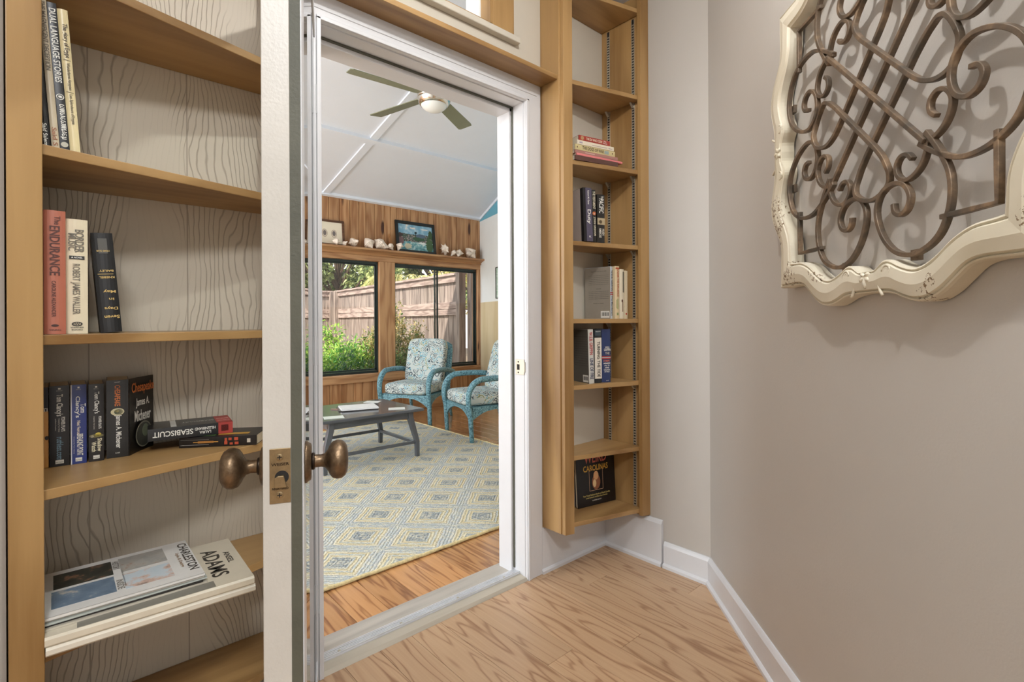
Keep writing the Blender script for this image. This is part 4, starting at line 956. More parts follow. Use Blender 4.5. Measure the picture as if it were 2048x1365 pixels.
def tree(label, base_, h, wdt, nleaf, mat, ll, seed, name='garden_tree', low=.35):
    rg = random.Random(seed); t = thing(name, label, 'tree', base_, (0, 0, 0), 'trees beyond the fence'); fo = MB(); st = MB()
    st.tube([(0, 0, 0), (.1, .05, h*.3), (-.1, .1, h*.6), (.1, 0, h*.9)], [.13, .11, .08, .03], 8); cl = []
    for i in range(26):
        a = rg.random()*2*PI; zt_ = rg.uniform(low, 1); rr = wdt*math.sqrt(max(.05, 1-((zt_-low)/(1-low)-.4)**2))*rg.uniform(.35, 1); c_ = Vector((rr*math.cos(a), rr*math.sin(a), h*zt_)); cl.append((c_, rg.uniform(.35, .7)))
        st.tube([(0, .05, h*zt_*.6), tuple(c_*.6+Vector((0, 0, h*zt_*.35))), tuple(c_)], [.05, .03, .01], 5)
    for k_ in range(nleaf):
        c_, rr = rg.choice(cl); p = c_+rv(rg)*rr*rg.random()**.4; leaf(fo, p, ll*rg.uniform(.6, 1.3), ll*.5, rv(rg), rv(rg))
    obj('crown', fo, mat, t); obj('trunk', st, M['stem'], t)
tree('large leafy tree beyond the fence seen through the left-hand window', (7.0, 16.3, -.3), 6.0, 2.2, 18000, M['leaf_tree'], .21, 21)
tree('tall leafy tree farther back behind the palm fronds', (12.2, 18.2, -.3), 6.2, 2.6, 14000, M['leaf_tree'], .19, 22)
tree('pale green tree at the far left beyond the fence', (4.0, 22.0, -.3), 7.0, 2.7, 9000, M['leaf_tree'], .18, 23)
tree('sunlit yellow-green tree beyond the fence above the gate', (10.2, 12.4, -.3), 4.8, 1.9, 7500, M['leaf_palm'], .14, 24)
t = thing('palm_tree', 'fan of arching yellow-green palm fronds above the fence', 'palm', (6.4, 11.2, -.3), (0, 0, 0), None)
obj('trunk', MB().tube([(0, 0, 0), (0, 0, 1.9)], .1, 10), M['stem'], t)
rg = random.Random(31)
for i in range(13):
    a = 2*PI*i/13+.2; L = rg.uniform(1.0, 1.35); P = [Vector((math.cos(a)*L*f_, math.sin(a)*L*f_, 1.9+.75*math.sin(f_*2.3)-f_*f_*.35)) for f_ in [j/10 for j in range(11)]]
    mb = MB(); mb.tube(P, [.014*(1-.08*j) for j in range(11)], 5)
    for j in range(1, 11):
        for k_ in range(5):
            p = P[j-1].lerp(P[j], k_/5); d = (P[j]-P[j-1]).normalized(); s2_ = d.cross(Vector((0, 0, 1))).normalized()
            for e in (-1, 1): leaf(mb, p, .26*(1-.03*j), .022, d*.8+s2_*e-Vector((0, 0, .25)), Vector((0, 0, 1)))
    obj('frond', mb, M['leaf_palm'], t)

# ------------------------------------------------------------------ books
# local frame: x = spine width, y = depth behind the spine, z = height; spine faces -y
def book(label, wd, dp, ht, col, hard=False, group=None, texts=(), patches=(), page=None, rough=.35):
    t = thing('book', label, 'book', (0, 0, 0), (0, 0, 0), group)
    cm = pm(col, rough); bt_ = .0028 if hard else .0009; ov = .003 if hard else 0
    bulge = .0025 if hard else .0006; n = 6
    arc_ = [(wd*j/n, bulge*(2*j/n-1)**2) for j in range(n+1)]
    P = arc_+[(wd, dp), (wd-bt_, dp), (wd-bt_, .006)]+[(bt_, .006), (bt_, dp), (0, dp)]
    obj('cover', MB().prism(P, 0, ht), cm, t)
    obj('pages', MB().box((bt_+.0002, .0062, ov), (wd-bt_-.0002, dp-ov, ht-ov)), page or M['paper'], t)
    for tx_ in patches:
        cx, cz, L, Hh, c = tx_[:5]; plate(t, (cx*wd, 0, cz*ht), (1, 0, 0), (0, 0, 1), L*wd, Hh*ht, pm(c, .5), 'spine_patch', ell=len(tx_) > 5, ext=.0006, th=.003)
    for s_, cx, cz, L, Hh, c, mode in texts:
        c_ = (cx*wd, 0, cz*ht)
        if mode == 'down': a, b_ = (0, 0, -1), (1, 0, 0)
        elif mode == 'h': a, b_ = (1, 0, 0), (0, 0, 1)
        elif mode == 'flip': a, b_ = (-1, 0, 0), (0, 0, -1)
        L_, H_ = (L*ht, Hh*wd) if mode == 'down' else (L*wd, Hh*ht)
        lettering(t, s_, c_, a, b_, L_, H_, pm(c, .5), 'spine_lettering', ext=.0009)
    return t
def stand(t, loc, rz=0, lean=0, back=0):
    t.location = loc; t.rotation_euler = (R(back), R(lean), R(rz)); return t
GOLD, WH, BK_, OR = (214, 182, 110), (232, 230, 222), (24, 22, 24), (214, 120, 60)
g = 'books standing on the left bookcase shelves'
ZB, ZCS, ZD, ZE = 1.4418, 1.0888, .8013, .5013
b0 = book('black book closest to the stile on the upper left shelf, white lettering', .0125, .15, .255, BK_, True, g, [('Said Salem', .5, .09, .16, .5, WH, 'down'), ('COMPANY', .5, .60, .16, .55, WH, 'down')])
stand(b0, (-.0135, 1.300, ZB), 1, -3.9)
b1 = book('grey-cream book between the two tall black books on the upper left shelf', .0115, .19, .285, (196, 182, 156), True, g, [('THE MAGNIFICENT DECEPTION', .5, .74, .45, .62, (96, 86, 70), 'down'), ('Said S', .5, .08, .12, .6, (150, 96, 60), 'down')])
stand(b1, (.0003, 1.304, ZB), 1, -3.9)
b2 = book('tall black language story book with bold white spine title', .0135, .19, .278, (20, 20, 22), False, g, [('DUAL LANGUAGE STORIES', .5, .71, .50, .72, WH, 'down'), ('\u03c9\u03c0\u03c9\u03b5\u03c9\u03c0\u03c9\u03b5\u03bc', .5, .195, .24, .7, WH, 'down')], [(.5, .365, .85, .04, WH, 1), (.5, .365, .7, .033, (20, 20, 22), 1), (.5, .04, .8, .035, (190, 186, 170), 1)])
lettering(b2, '1', (.0067, 0, .278*.365), (0, 0, -1), (1, 0, 0), .004, .005, pm(WH, .5), 'spine_lettering', ext=.0012)
stand(b2, (.0125, 1.3065, ZB), 1, -3.9)
b3 = book('tall cream book about Egypt at the right end of the upper left shelf row', .0155, .19, .272, (222, 206, 160), True, g, [('The glory of Egypt', .55, .78, .24, .6, (70, 60, 48), 'down'), ('/', .5, .645, .01, .7, (70, 60, 48), 'down'), ('Wunderbares Aegypten', .55, .53, .19, .42, (90, 80, 64), 'down'), ('/', .5, .42, .01, .7, (70, 60, 48), 'down'), ("Les Splendeurs d'Egypte", .55, .30, .21, .42, (90, 80, 64), 'down')], page=pm((206, 186, 140), .7))
stand(b3, (.0266, 1.3075, ZB), .5, -3.9)
# row on the eye-level shelf
e0 = book('coral red hardback with dark serif title at the far left of its shelf', .0315, .155, .235, (176, 104, 82), True, g, [('The', .62, .92, .07, .28, (96, 52, 42), 'down'), ('ENDURANCE', .5, .675, .40, .48, (84, 44, 36), 'down'), ('CAROLINE ALEXANDER', .45, .285, .29, .20, (84, 44, 36), 'down'), ('VIKING', .5, .035, .55, .012, (84, 44, 36), 'h')], [(.5, .07, .35, .02, (60, 34, 28), 1)])
stand(e0, (-.0123, 1.3005, ZCS), 2)
e1 = book('cream hardback with grey vertical lettering beside the coral book', .033, .155, .225, (222, 210, 182), True, g, [('BORDER', .62, .81, .20, .42, (110, 104, 92), 'down'), ('MUSIC', .28, .80, .15, .36, (110, 104, 92), 'down'), ('ROBERT JAMES WALLER', .42, .39, .44, .45, (120, 112, 98), 'down'), ('WARNER', .5, .055, .62, .012, (70, 66, 58), 'h'), ('BOOKS', .5, .035, .5, .012, (70, 66, 58), 'h')], [(.5, .665, .70, .030, (40, 38, 36)), (.5, .085, .5, .04, (50, 46, 42), 1), (.5, .085, .36, .026, (222, 210, 182), 1)])
lettering(e1, 'A NOVEL', (.0165, 0, .225*.665), (1, 0, 0), (0, 0, 1), .017, .0032, pm(WH, .5), 'spine_lettering', ext=.0012)
lettering(e1, 'W', (.0165, 0, .225*.085), (1, 0, 0), (0, 0, 1), .008, .005, pm((50, 46, 42), .5), 'spine_lettering', ext=.0012)
stand(e1, (.0195, 1.3195, ZCS), 1)
e2 = book('black hardback standing upside down with gold title on its spine', .036, .150, .208, (24, 24, 26), True, g, [('Seven', .6, .155, .70, .032, GOLD, 'flip'), ('Days', .6, .245, .62, .036, GOLD, 'flip'), ('in', .66, .335, .24, .024, GOLD, 'flip'), ('May', .6, .415, .58, .036, GOLD, 'flip'), ('KNEBEL', .55, .555, .70, .020, GOLD, 'flip'), ('BAILEY', .55, .62, .66, .020, GOLD, 'flip'), ('CRIME CLUB', .5, .82, .6, .016, GOLD, 'flip')], [(.5, .588, .72, .004, GOLD), (.5, .87, .42, .15, (84, 82, 78))], page=pm((60, 56, 50), .8))
stand(e2, (.0745, 1.366, ZCS), -2, -4.5)
# paperbacks
g2 = 'paperbacks pushed back on the lower left shelf'
p0 = book('dark-topped yellow paperback half hidden behind the stile', .026, .107, .172, (206, 150, 74), False, g2, [('TI', .8, .72, .3, .04, WH, 'h')], [(.5, .85, 1.0, .30, (34, 32, 40)), (.9, .37, .25, .05, (30, 26, 24), 1)])
stand(p0, (-.0335, 1.474, ZD), 0)
def publisher(t, w_, h_):
    plate(t, (w_*.5, 0, h_*.965), (1, 0, 0), (0, 0, 1), w_*.13, h_*.02, pm(WH, .5), 'publisher_mark', ext=.0006, th=.003); lettering(t, 'BERKLEY', (w_*.5, 0, h_*.94), (1, 0, 0), (0, 0, 1), w_*.32, h_*.011, pm((170, 168, 160), .5), 'spine_lettering', ext=.0009)
    bc_ = plate(t, (w_*.5, 0, h_*.055), (1, 0, 0), (0, 0, 1), w_*.42, h_*.045, pm((226, 222, 212), .5), 'barcode_patch', ext=.0006, th=.003)
    lettering(t, 'FICTION', (w_*.5, 0, h_*.05), (1, 0, 0), (0, 0, 1), w_*.36, h_*.012, pm((80, 76, 70), .5), 'spine_lettering', ext=.0011)
p1 = book('black paperback with pale condensed author name and blue web title', .0325, .106, .173, (24, 20, 22), False, g2, [("Tom Clancy's", .47, .76, .27, .42, WH, 'down'), ('POWER PLAYS', .68, .52, .18, .2, WH, 'down'), ('Created by Tom Clancy', .47, .51, .17, .10, (190, 186, 176), 'down'), ('and Martin Greenberg', .30, .52, .15, .08, (190, 186, 176), 'down'), ('ruthless.com', .52, .225, .28, .34, (120, 150, 168), 'down')])
publisher(p1, .0325, .173); stand(p1, (-.0060, 1.4730, ZD), 0)
p2 = book('navy blue paperback among the black paperbacks', .0265, .106, .173, (42, 56, 120), False, g2, [('Tom', .78, .70, .12, .34, WH, 'down'), ("Clancy's", .42, .72, .27, .36, WH, 'down'), ("Net Force", .5, .46, .17, .22, (226, 214, 196), 'down'), ('BREAKING POINT', .58, .24, .27, .40, WH, 'down'), ('Created by Tom Clancy', .2, .24, .22, .08, (190, 190, 200), 'down')], [(.04, .5, .08, 1.0, (206, 206, 214))])
publisher(p2, .0265, .173); stand(p2, (.0285, 1.4715, ZD), -1)
p3 = book('black paperback with a yellow flash picture low on its spine', .0265, .106, .172, (28, 24, 24), False, g2, [("Tom Clancy's", .5, .76, .28, .42, WH, 'down'), ('POWER PLAYS', .74, .50, .16, .2, WH, 'down'), ('Created by Tom Clancy', .35, .50, .17, .1, (190, 186, 176), 'down'), ('Shadow', .72, .21, .17, .3, (230, 222, 190), 'down'), ('Watch', .34, .19, .13, .3, (230, 222, 190), 'down')], [(.5, .33, .95, .045, (120, 112, 70), 1), (.62, .345, .4, .05, (226, 206, 90), 1), (.22, .325, .25, .03, (190, 180, 150), 1)])
publisher(p3, .0265, .172); stand(p3, (.0585, 1.4710, ZD), -2)
p4 = book('thick black paperback with an orange title and a splayed front cover', .0400, .104, .177, (26, 24, 22), False, g2, [('CHESAPEAKE', .5, .80, .27, .26, OR, 'down'), ('James A. Michener', .52, .335, .43, .34, WH, 'down'), ('FAWCETT', .5, .975, .26, .012, WH, 'h'), ('0-449', .5, .06, .2, .02, (180, 178, 170), 'h')], [(.5, .59, .62, .095, (206, 198, 160), 1), (.55, .59, .42, .07, (92, 104, 86), 1), (.47, .60, .2, .035, (220, 206, 140), 1)])
stand(p4, (.0900, 1.4790, ZD), -4)
mb = MB(); a_ = R(-23); n = 10; ptsf = []
for j in range(n+1):
    f_ = j/n; ptsf.append((.0412+.101*f_*math.sin(-a_)*(1+.25*f_), .001+.101*f_*math.cos(a_)*(1-.06*f_)))
Pf = ptsf+[(x+.0008, y-.0003) for x, y in ptsf[::-1]]
mb.prism(Pf, 0, .178); fc = obj('front_cover', mb, pm((26, 24, 22), .35), p4)
pa, pb = Vector((ptsf[0][0], ptsf[0][1], 0)), Vector((ptsf[-1][0], ptsf[-1][1], 0)); dxy = (pb-pa).normalized(); nn = Vector((dxy.y, -dxy.x, 0))
def onf(f_, z): return pa.lerp(pb, f_)+nn*.0028+Vector((0, 0, z))
lettering(fc, 'Chesapeake', onf(.52, .152), dxy, (0, 0, 1), .094, .030, pm(OR, .5), 'cover_lettering')
lettering(fc, 'James A.', onf(.50, .117), dxy, (0, 0, 1), .056, .024, pm(WH, .5), 'cover_lettering')
lettering(fc, 'Michener', onf(.50, .087), dxy, (0, 0, 1), .068, .026, pm(WH, .5), 'cover_lettering')
plate(fc, onf(.55, .040), dxy, (0, 0, 1), .068, .062, pm((120, 118, 104), .5), 'cover_picture', ell=True); plate(fc, onf(.55, .040)+nn*.0003, dxy, (0, 0, 1), .062, .056, pm((62, 64, 58), .5), 'cover_picture', ell=True)
plate(fc, onf(.6, .048)+nn*.0006, dxy, (0, 0, 1), .026, .030, pm((104, 112, 92), .5), 'cover_picture', ell=True)
# two paperbacks lying down
def lying(t, right, rz): t.location = right; t.rotation_euler = (0, R(-90), R(rz)); return t
def lying_flip(t, left, wd, rz): t.location = (left[0], left[1], left[2]+wd); t.rotation_euler = (0, R(90), R(rz)); return t
k0 = book('black and orange paperback lying flat at the bottom of the small pile', .0245, .106, .176, (30, 26, 26), False, 'paperbacks lying flat on the lower left shelf', [], [(.5, .10, .40, .045, (214, 206, 190)), (.72, .265, .30, .05, (196, 84, 56)), (.72, .345, .24, .04, (196, 84, 56)), (.66, .40, .34, .03, (196, 84, 56)), (.28, .26, .26, .05, (196, 84, 56)), (.25, .33, .22, .04, (196, 84, 56)), (.34, .40, .3, .04, (196, 84, 56)), (.5, .66, .20, .20, (176, 116, 60)), (.5, .66, .08, .32, (206, 150, 70)), (.25, .8, .04, .36, (150, 146, 140)), (.75, .8, .04, .36, (110, 106, 100))])
lying(k0, (.380, 1.388, .8015), -31.0)
plate(k0, (.0247, .05, .12), (0, 1, 0), (0, 0, 1), .07, .04, pm((90, 120, 66), .5), 'cover_picture', ext=.0004)
plate(k0, (.0249, .03, .06), (0, 0, -1), (0, 1, 0), .07, .02, pm((196, 150, 60), .5), 'cover_band', ext=.0004)
k1 = book('black racehorse book with a red band lying on top of the small pile', .0285, .106, .178, (28, 28, 30), False, 'paperbacks lying flat on the lower left shelf', [('SEABISCUIT', .5, .285, .46, .46, WH, 'down') , ('LAURA', .68, .66, .14, .24, WH, 'down'), ('HILLENBRAND', .36, .66, .25, .24, WH, 'down')], [(.5, .91, 1.0, .18, (170, 62, 56)), (.5, .90, .55, .09, (60, 24, 24))])
lying_flip(k1, (.166, 1.477, .8275), .0285, -6.5)
# cover side that faces up (x = 0 side)
def upl(t, s_, y, z, L, Hh, c): lettering(t, s_, (0, y, z), (0, 0, -1), (0, -1, 0), L, Hh, pm(c, .5), 'cover_lettering', ext=.0008)
plate(k1, (0, .053, .16), (0, 0, -1), (0, -1, 0), .034, .100, pm((170, 62, 56), .5), 'cover_band', ext=.0006)
plate(k1, (0, .053, .052), (0, 0, -1), (0, -1, 0), .012, .094, pm((206, 204, 196), .5), 'cover_band', ext=.0006)
upl(k1, 'SEABISCUIT', .05, .105, .07, .014, (196, 196, 190)); 
for j in range(5): upl(k1, 'The story of a racehorse and his people', .02+.015*j, .105, .075, .004, (160, 158, 150))
upl(k1, '#1 NEW YORK', .03, .16, .028, .012, (226, 180, 170)); upl(k1, 'BESTSELLER', .06, .16, .028, .012, (226, 180, 170))
# oversize picture books and magazines
def slabthing(name, label, cat, c, sz, z, rz, col, grp, paper=False):
    t = thing(name, label, cat, (c[0], c[1], z), (0, 0, R(rz)), grp); L, D_, th = sz
    if paper:
        obj('cover', MB().box((-L/2, -D_/2, th-.0004), (L/2, D_/2, th)).box((-L/2, -D_/2, 0), (L/2, D_/2, .0004)).box((-L/2, -D_/2, 0), (L/2, -D_/2+.0004, th)), pm(col, .3), t); obj('pages', MB().box((-L/2+.001, -D_/2+.0006, .0005), (L/2-.001, D_/2-.001, th-.0005)), pm((206, 200, 186), .6), t)
    else:
        P = [(-D_/2+.004, 0), (D_/2, 0), (D_/2, .003), (-D_/2+.006, .003), (-D_/2+.006, th-.003), (D_/2, th-.003), (D_/2, th), (-D_/2+.004, th), (-D_/2, th-.004), (-D_/2, .004)]
        obj('cover', MB().prism(P, -L/2, L/2, Matrix(((0, 0, 1, 0), (1, 0, 0, 0), (0, 1, 0, 0), (0, 0, 0, 1)))), pm(col, .35), t); obj('pages', MB().box((-L/2+.004, -D_/2+.0065, .0032), (L/2-.004, D_/2-.004, th-.0032)), M['paper'], t)
    return t
ac = (.1555, 1.385)
a0 = slabthing('book', 'large off-white picture book at the very bottom of the magazine pile', 'book', (.1665, 1.387), (.351, .268, .0165), ZE, -1.2, (222, 214, 198), 'oversize picture books on the low left shelf')
a1 = slabthing('book', 'large cream photography book lying directly under the magazines', 'book', (.1655, 1.3865), (.350, .266, .0185), ZE+.0168, -1.6, (216, 206, 186), 'oversize picture books on the low left shelf')
TZ1_ = .0185
def top(t, s_, x, y, L, Hh, c, z, nm='cover_lettering'): lettering(t, s_, (x, y, z), (0, -1, 0), (1, 0, 0), L, Hh, pm(c, .5), nm, ext=.0005)
top(a1, 'ADAMS', .119, .0, .165, .035, (66, 62, 56), TZ1_); top(a1, 'ANSEL', .152, .014, .070, .013, (66, 62, 56), TZ1_)
plate(a1, (.045-.06, -.112, TZ1_), (1, 0, 0), (0, 1, 0), .23, .03, pm((130, 126, 116), .5), 'cover_picture', ext=.0005)
zm = ZE+.0168+.0187
ml = [((.112, 1.398), .0045, .8, (206, 198, 182), 'thin cream magazine lying on the photography book, lowest of the magazines'), ((.108, 1.401), .0042, -1.2, (58, 54, 50), 'dark magazine second from the bottom of the magazine pile'), ((.113, 1.399), .0040, .4, (190, 196, 190), 'grey-green magazine in the middle of the magazine pile'), ((.109, 1.402), .0040, -.6, (214, 210, 200), 'pale magazine just below the top magazine')]
for c_, th, rz, col, lb in ml:
    mg = slabthing('magazine', lb, 'magazine', c_, (.275, .222, th), zm, rz, col, 'magazines on the low left shelf', True); zm += th+.0003
mg = slabthing('magazine', 'top white city magazine with four photographs on its cover', 'magazine', (.108, 1.400), (.277, .226, .006), zm, 0, (226, 224, 220), 'magazines on the low left shelf', True)
z6 = .006
top(mg, 'CHARLESTON', .126, .008, .172, .019, (70, 66, 60), z6); top(mg, 'Style & Design', .108, -.005, .09, .009, (150, 120, 90), z6)
def photo(nm, x, y, L, D_, a, b_, sc_, seed):
    m_, nt, b = base(nm, .3); co, _ = objco(nt); n1 = noise(nt, co, sc_, 4, .65)
    r = ramp(nt, [(.3, s2l(a[0])), (.48, s2l(a[1])), (.56, s2l(b_[0])), (.7, s2l(b_[1]))], n1); nt.links.new(r.outputs[0], b.inputs['Base Color'])
    plate(mg, (x, y, z6), (1, 0, 0), (0, 1, 0), L, D_, m_, 'cover_photo', ext=.0005)
photo('dark street photo', -.060, .052, .098, .080, ((18, 20, 20), (44, 48, 42)), ((52, 54, 46), (150, 110, 84)), 30, 1)
photo('white birds photo', -.062, -.040, .100, .082, ((92, 112, 132), (110, 130, 150)), ((122, 140, 158), (220, 206, 184)), 26, 2)
photo('beach chairs photo', .045, .054, .085, .082, ((150, 150, 148), (170, 168, 162)), ((176, 172, 164), (150, 100, 66)), 24, 3)
photo('seaside birds photo', .045, -.042, .085, .080, ((70, 58, 48), (214, 184, 168)), ((206, 216, 222), (198, 212, 220)), 22, 4)
top(mg, 'HISTORY', -.004, .06, .05, .012, (120, 116, 108), z6); top(mg, 'of the Lowcountry garden', .004, -.02, .09, .005, (140, 136, 128), z6); top(mg, 'INSIDE', -.004, -.05, .05, .012, (130, 126, 118), z6)

# ---- right-hand bookcase
g3 = 'books on the right bookcase shelves'
ZR = dict(zip('abcdefgh', SR)); e_ = .0004
# pile of lying books
zb = ZR['f']+e_
def pile(label, wd, L, x1, y1, rz, col, texts=(), patches=(), dz=0, dp=.12, hard=False):
    global zb
    t = book(label, wd, dp, L, col, hard, 'books lying in a pile on the right bookcase', texts, patches)
    lying(t, (x1, y1, zb), rz); zb += wd+.0004; return t
pile('dark brown book at the bottom of the pile on the right bookcase', .020, .236, 1.899, 1.396, -13, (92, 62, 54), dp=.11)
pile('pink book sticking out to the right in the pile on the right bookcase', .009, .262, 1.932, 1.396, -11, (222, 128, 128), dp=.125)
pile('muted rose book under the pale war novel in the pile', .014, .238, 1.903, 1.400, -12.5, (168, 120, 110), [], [(.5, .66, .2, .22, (206, 180, 170))])
pile('pale yellow novel with stencilled dark title in the pile', .0235, .222, 1.888, 1.404, -12, (206, 190, 140), [('THE DOGS OF WAR', .52, .56, .54, .62, (74, 58, 44), 'down'), ], [(.5, .22, .62, .11, (150, 164, 160)), (.5, .95, .25, .02, (96, 60, 44)), (.5, .07, .25, .02, (96, 60, 44))])
pile('thin white book just below the red one in the pile', .0185, .205, 1.880, 1.404, -12, (226, 214, 192), [], [(.5, .90, .35, .08, (170, 160, 170)), (.4, .40, .16, .40, (186, 172, 160)), (.4, .1, .16, .10, (170, 160, 160))])
pile('red thriller on top of the pile on the right bookcase', .0215, .172, 1.858, 1.409, -12, (158, 56, 46), [('THE DA VINCI CODE', .5, .52, .52, .5, (236, 214, 190), 'down'), ('Dan', .72, .17, .08, .3, WH, 'down'), ('Brown', .32, .16, .12, .3, WH, 'down')], [(.5, .90, .8, .10, (176, 140, 100), 1)], dp=.108)
# shelf e: three upright books
t = book('wide hardback with a white one-word title on its slate purple spine', .044, .135, .232, (26, 24, 28), True, g3, [('Duty', .60, .46, .27, .52, WH, 'down'), ('Robert M. Gates', .62, .82, .26, .2, WH, 'down'), ('K', .7, .09, .25, .035, WH, 'h')], [(.64, .5, .72, 1.0, (82, 76, 94))])
plate(t, (-.0003, .078, .116), (0, -1, 0), (0, 0, 1), .112, .230, pm((176, 162, 152), .5), 'back_cover', ext=.0004); stand(t, (1.714, 1.437, ZR['e']+e_), -14, -2)
t = book('black legal thriller with a small round emblem in the middle', .0215, .135, .228, (32, 30, 28), True, g3, [('THE TESTAMENT', .5, .80, .34, .62, (214, 206, 180), 'down'), ('JOHN GRISHAM', .5, .30, .36, .62, (214, 206, 180), 'down')], [(.5, .545, .8, .07, (200, 110, 60), 1), (.5, .54, .4, .035, WH, 1)])
stand(t, (1.758, 1.427, ZR['e']+e_), -13, -1.5)
t = book('black history book with a photo band across its spine', .041, .135, .212, (38, 36, 34), True, g3, [('The', .6, .93, .08, .3, WH, 'down'), ('PACIFIC', .5, .76, .30, .62, WH, 'down'), ('HUGH', .75, .22, .13, .28, (226, 222, 210), 'down'), ('AMBROSE', .35, .20, .20, .3, (226, 222, 210), 'down')], [(.5, .44, .98, .14, (176, 160, 130)), (.4, .43, .4, .08, (120, 104, 80), 1)])
stand(t, (1.784, 1.422, ZR['e']+e_), -13, 0)
# shelf d
def leftface(t, dp, ht, col, lines, bar=True):
    plate(t, (-.0002, dp/2, ht/2), (0, -1, 0), (0, 0, 1), dp*.99, ht*.99, pm(col, .45), 'back_cover', ext=.0004)
    for z_, L, s_ in lines: lettering(t, s_, (-.0002, dp*.45, ht*z_), (0, -1, 0), (0, 0, 1), dp*L, ht*.014, pm((60, 58, 54), .6), 'cover_lettering', ext=.0009)
    if bar:
        b_ = plate(t, (-.0002, dp*.20, ht*.085), (0, -1, 0), (0, 0, 1), dp*.33, ht*.13, pm((232, 230, 224), .5), 'barcode_patch', ext=.0009)
        for k_ in range(9): plate(t, (-.0002, dp*(.32-.03*k_), ht*.09), (0, -1, 0), (0, 0, 1), dp*(.009+.006*(k_ % 3)), ht*.07, pm((40, 38, 36), .6), 'barcode_line', ext=.0012)
t = book('grey-backed military novel with red and white bands standing with its back cover visible', .0205, .142, .238, (196, 204, 210), True, g3, [('W.E.B. GRIFFIN', .55, .73, .40, .55, (44, 52, 76), 'down'), ('The Murderers', .55, .25, .38, .55, (60, 62, 84), 'down')], [(.5, .50, 1.0, .02, (168, 52, 44)), (.5, .465, 1.0, .02, (168, 52, 44))])
leftface(t, .142, .238, (150, 142, 130), [(.92, .6, 'Praise for the work of W. E. B. Griffin')]+[(.84-.035*k_, .78, 'a storyteller in the grandest sense of the word and more') for k_ in range(6)]+[(.58, .2, 'THE CORPS')]+[(.53-.035*k_, .78, 'great reading a superb job of mingling fact and fiction') for k_ in range(5)]+[(.30, .4, 'BADGE OF HONOR')])
stand(t, (1.884, 1.430, ZR['d']+e_), 4, 0)
t = book('cream novel with tall red and green lettering on the right bookcase', .0265, .14, .240, (226, 206, 168), True, g3, [('UNDER THE INFLUENCE', .6, .68, .52, .48, (186, 96, 70), 'down'), ], [(.55, .28, .16, .20, (140, 156, 96)), (.3, .28, .12, .16, (150, 160, 110)), (.5, .96, .8, .03, (176, 90, 60)), (.5, .09, .4, .05, (150, 160, 110))])
stand(t, (1.908, 1.4195, ZR['d']+e_), -6, 0)
t = book('white novel with a grey wedge on its spine next to the cream novel', .0265, .14, .228, (230, 220, 196), True, g3, [], [(.6, .24, .2, .20, (130, 104, 80)), (.78, .74, .3, .42, (110, 104, 88)), (.5, .36, .35, .06, (96, 60, 44), 1)])
stand(t, (1.936, 1.414, ZR['d']+e_), -6, 0)
t = book('narrow cream book at the right end of the upright row below the stencilled pile', .019, .14, .222, (222, 208, 178), False, g3, [], [(.5, .10, .5, .04, (176, 60, 44), 1)])
stand(t, (1.965, 1.410, ZR['d']+e_), -6, 0)
# shelf c
t = book('military hardback with red author name and blue title beside its dark back cover', .0285, .128, .240, (206, 204, 196), True, g3, [('W.E.B. GRIFFIN', .5, .74, .42, .6, (178, 54, 56), 'down'), ('LINE OF FIRE', .52, .27, .38, .6, (40, 52, 92), 'down')])
leftface(t, .128, .240, (96, 92, 84), [(.86-.045*k_, .8, 'a storyteller in the grandest sense and a master of detail') for k_ in range(13)])
stand(t, (1.7585, 1.452, ZR['c']+e_), -16, -1.5)
t = book('white and black hardback with large black vertical title on the lower right shelf', .0375, .128, .240, (34, 38, 42), True, g3, [('SCOTT', .5, .955, .7, .02, WH, 'h'), ('TURNING THE TIDE', .55, .44, .66, .42, (30, 28, 28), 'down')], [(.5, .46, .96, .76, (226, 218, 204)), (.5, .93, .9, .1, (60, 72, 80))])
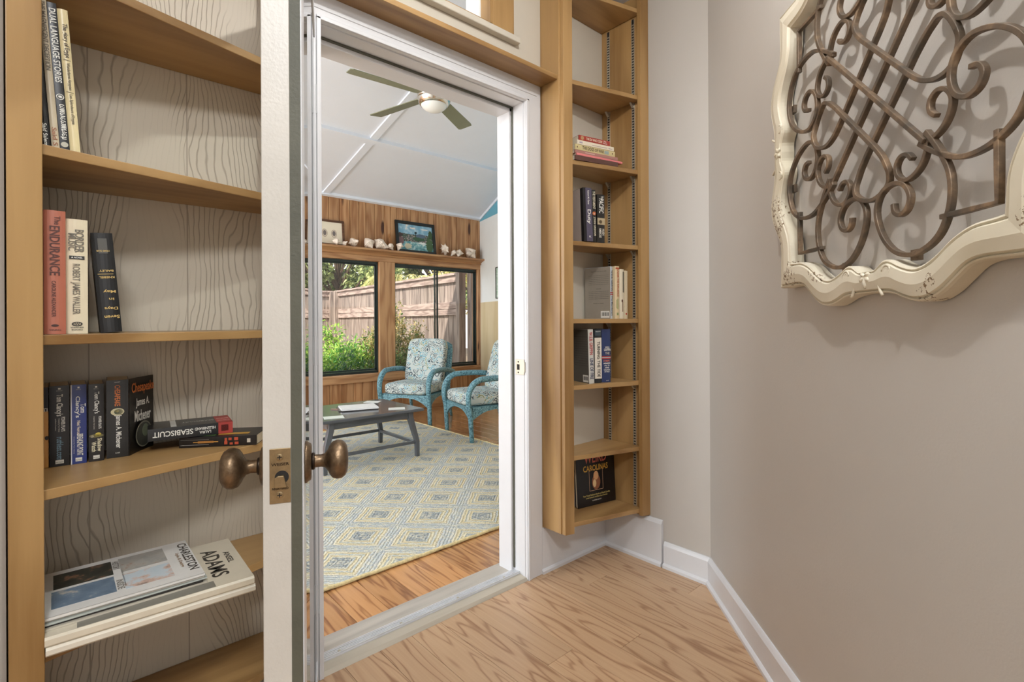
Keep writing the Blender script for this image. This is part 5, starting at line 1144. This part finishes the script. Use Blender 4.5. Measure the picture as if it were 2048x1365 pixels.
# lettering sits above the white patch
for c in t.children:
    if c.name.startswith('spine_lettering'):
        for vtx in c.data.vertices: vtx.co.y -= .0006
stand(t, (1.7935, 1.448, ZR['c']+e_), -15, -.5)
t = book('navy blue war novel with a red stripe at the right end of its row', .0465, .128, .240, (44, 58, 100), True, g3, [('W.E.B.', .6, .655, .5, .04, WH, 'h'), ('GRIFFIN', .6, .61, .78, .045, WH, 'h'), ('THE', .6, .545, .5, .045, (200, 190, 176), 'h'), ('CORPS', .5, .40, .7, .035, (216, 120, 90), 'h'), ('MEMBERS', .55, .355, .76, .028, WH, 'h'), ('CALL TO', .55, .315, .6, .028, WH, 'h'), ('ARMS', .55, .275, .5, .028, WH, 'h'), ('COUNTER', .55, .235, .72, .028, WH, 'h'), ('ATTACK', .55, .20, .6, .028, WH, 'h'), ('JOVE', .6, .03, .3, .02, WH, 'h')], [(.5, .485, 1.0, .012, (190, 60, 50)), (.5, .465, 1.0, .012, (220, 214, 200)), (.5, .445, 1.0, .012, (190, 60, 50))])
stand(t, (1.8375, 1.443, ZR['c']+e_), -18, 0)
# bottom shelf: large format book leaning on the wall panel, cover towards the hall
t = thing('book', 'large black book with orange and yellow lettering leaning at the bottom of the right bookcase', 'book', (1.795, 1.566, ZR['a']+e_), (R(-3.5), 0, R(-10.5)), g3)
obj('cover', MB().prism([(0, -.016), (.232, -.016), (.232, 0), (0, 0), (0, -.0025), (.229, -.0025), (.229, -.0135), (0, -.0135)], 0, .262), pm((22, 20, 22), .3), t); obj('pages', MB().box((.002, -.0133, .003), (.2285, -.0027, .259)), M['paper'], t)
def fr_(s_, x, z, L, Hh, c, e=.0006): lettering(t, s_, (x, -.016, z), (1, 0, 0), (0, 0, 1), L, Hh, pm(c, .45), 'cover_lettering', ext=e)
fr_('WEIRD', .115, .219, .135, .046, (206, 110, 96)); fr_('CAROLINAS', .115, .172, .150, .028, (222, 178, 74))
for a in ((.074, .116, .002, .096), (.156, .116, .002, .096), (.115, .164, .082, .002), (.115, .068, .082, .002)): plate(t, (a[0], -.016, a[1]), (1, 0, 0), (0, 0, 1), a[2], a[3], pm((190, 150, 120), .5), 'cover_border', ext=.0005)
plate(t, (.115, -.016, .105), (1, 0, 0), (0, 0, 1), .050, .070, pm((150, 96, 66), .5), 'cover_picture', ell=True); plate(t, (.115, -.016, .135), (1, 0, 0), (0, 0, 1), .030, .040, pm((222, 170, 120), .5), 'cover_picture', ell=True, ext=.0005); plate(t, (.105, -.016, .100), (1, 0, 0), (0, 0, 1), .020, .036, pm((230, 200, 150), .5), 'cover_picture', ell=True, ext=.0006)
fr_('Your Travel Guide to North and South Carolina', .115, .049, .165, .008, (214, 196, 120)); fr_("Local Legends and Best Kept Secrets", .115, .037, .13, .008, (214, 196, 120)); fr_('by ROGER MANLEY', .115, .022, .055, .006, (226, 222, 210))
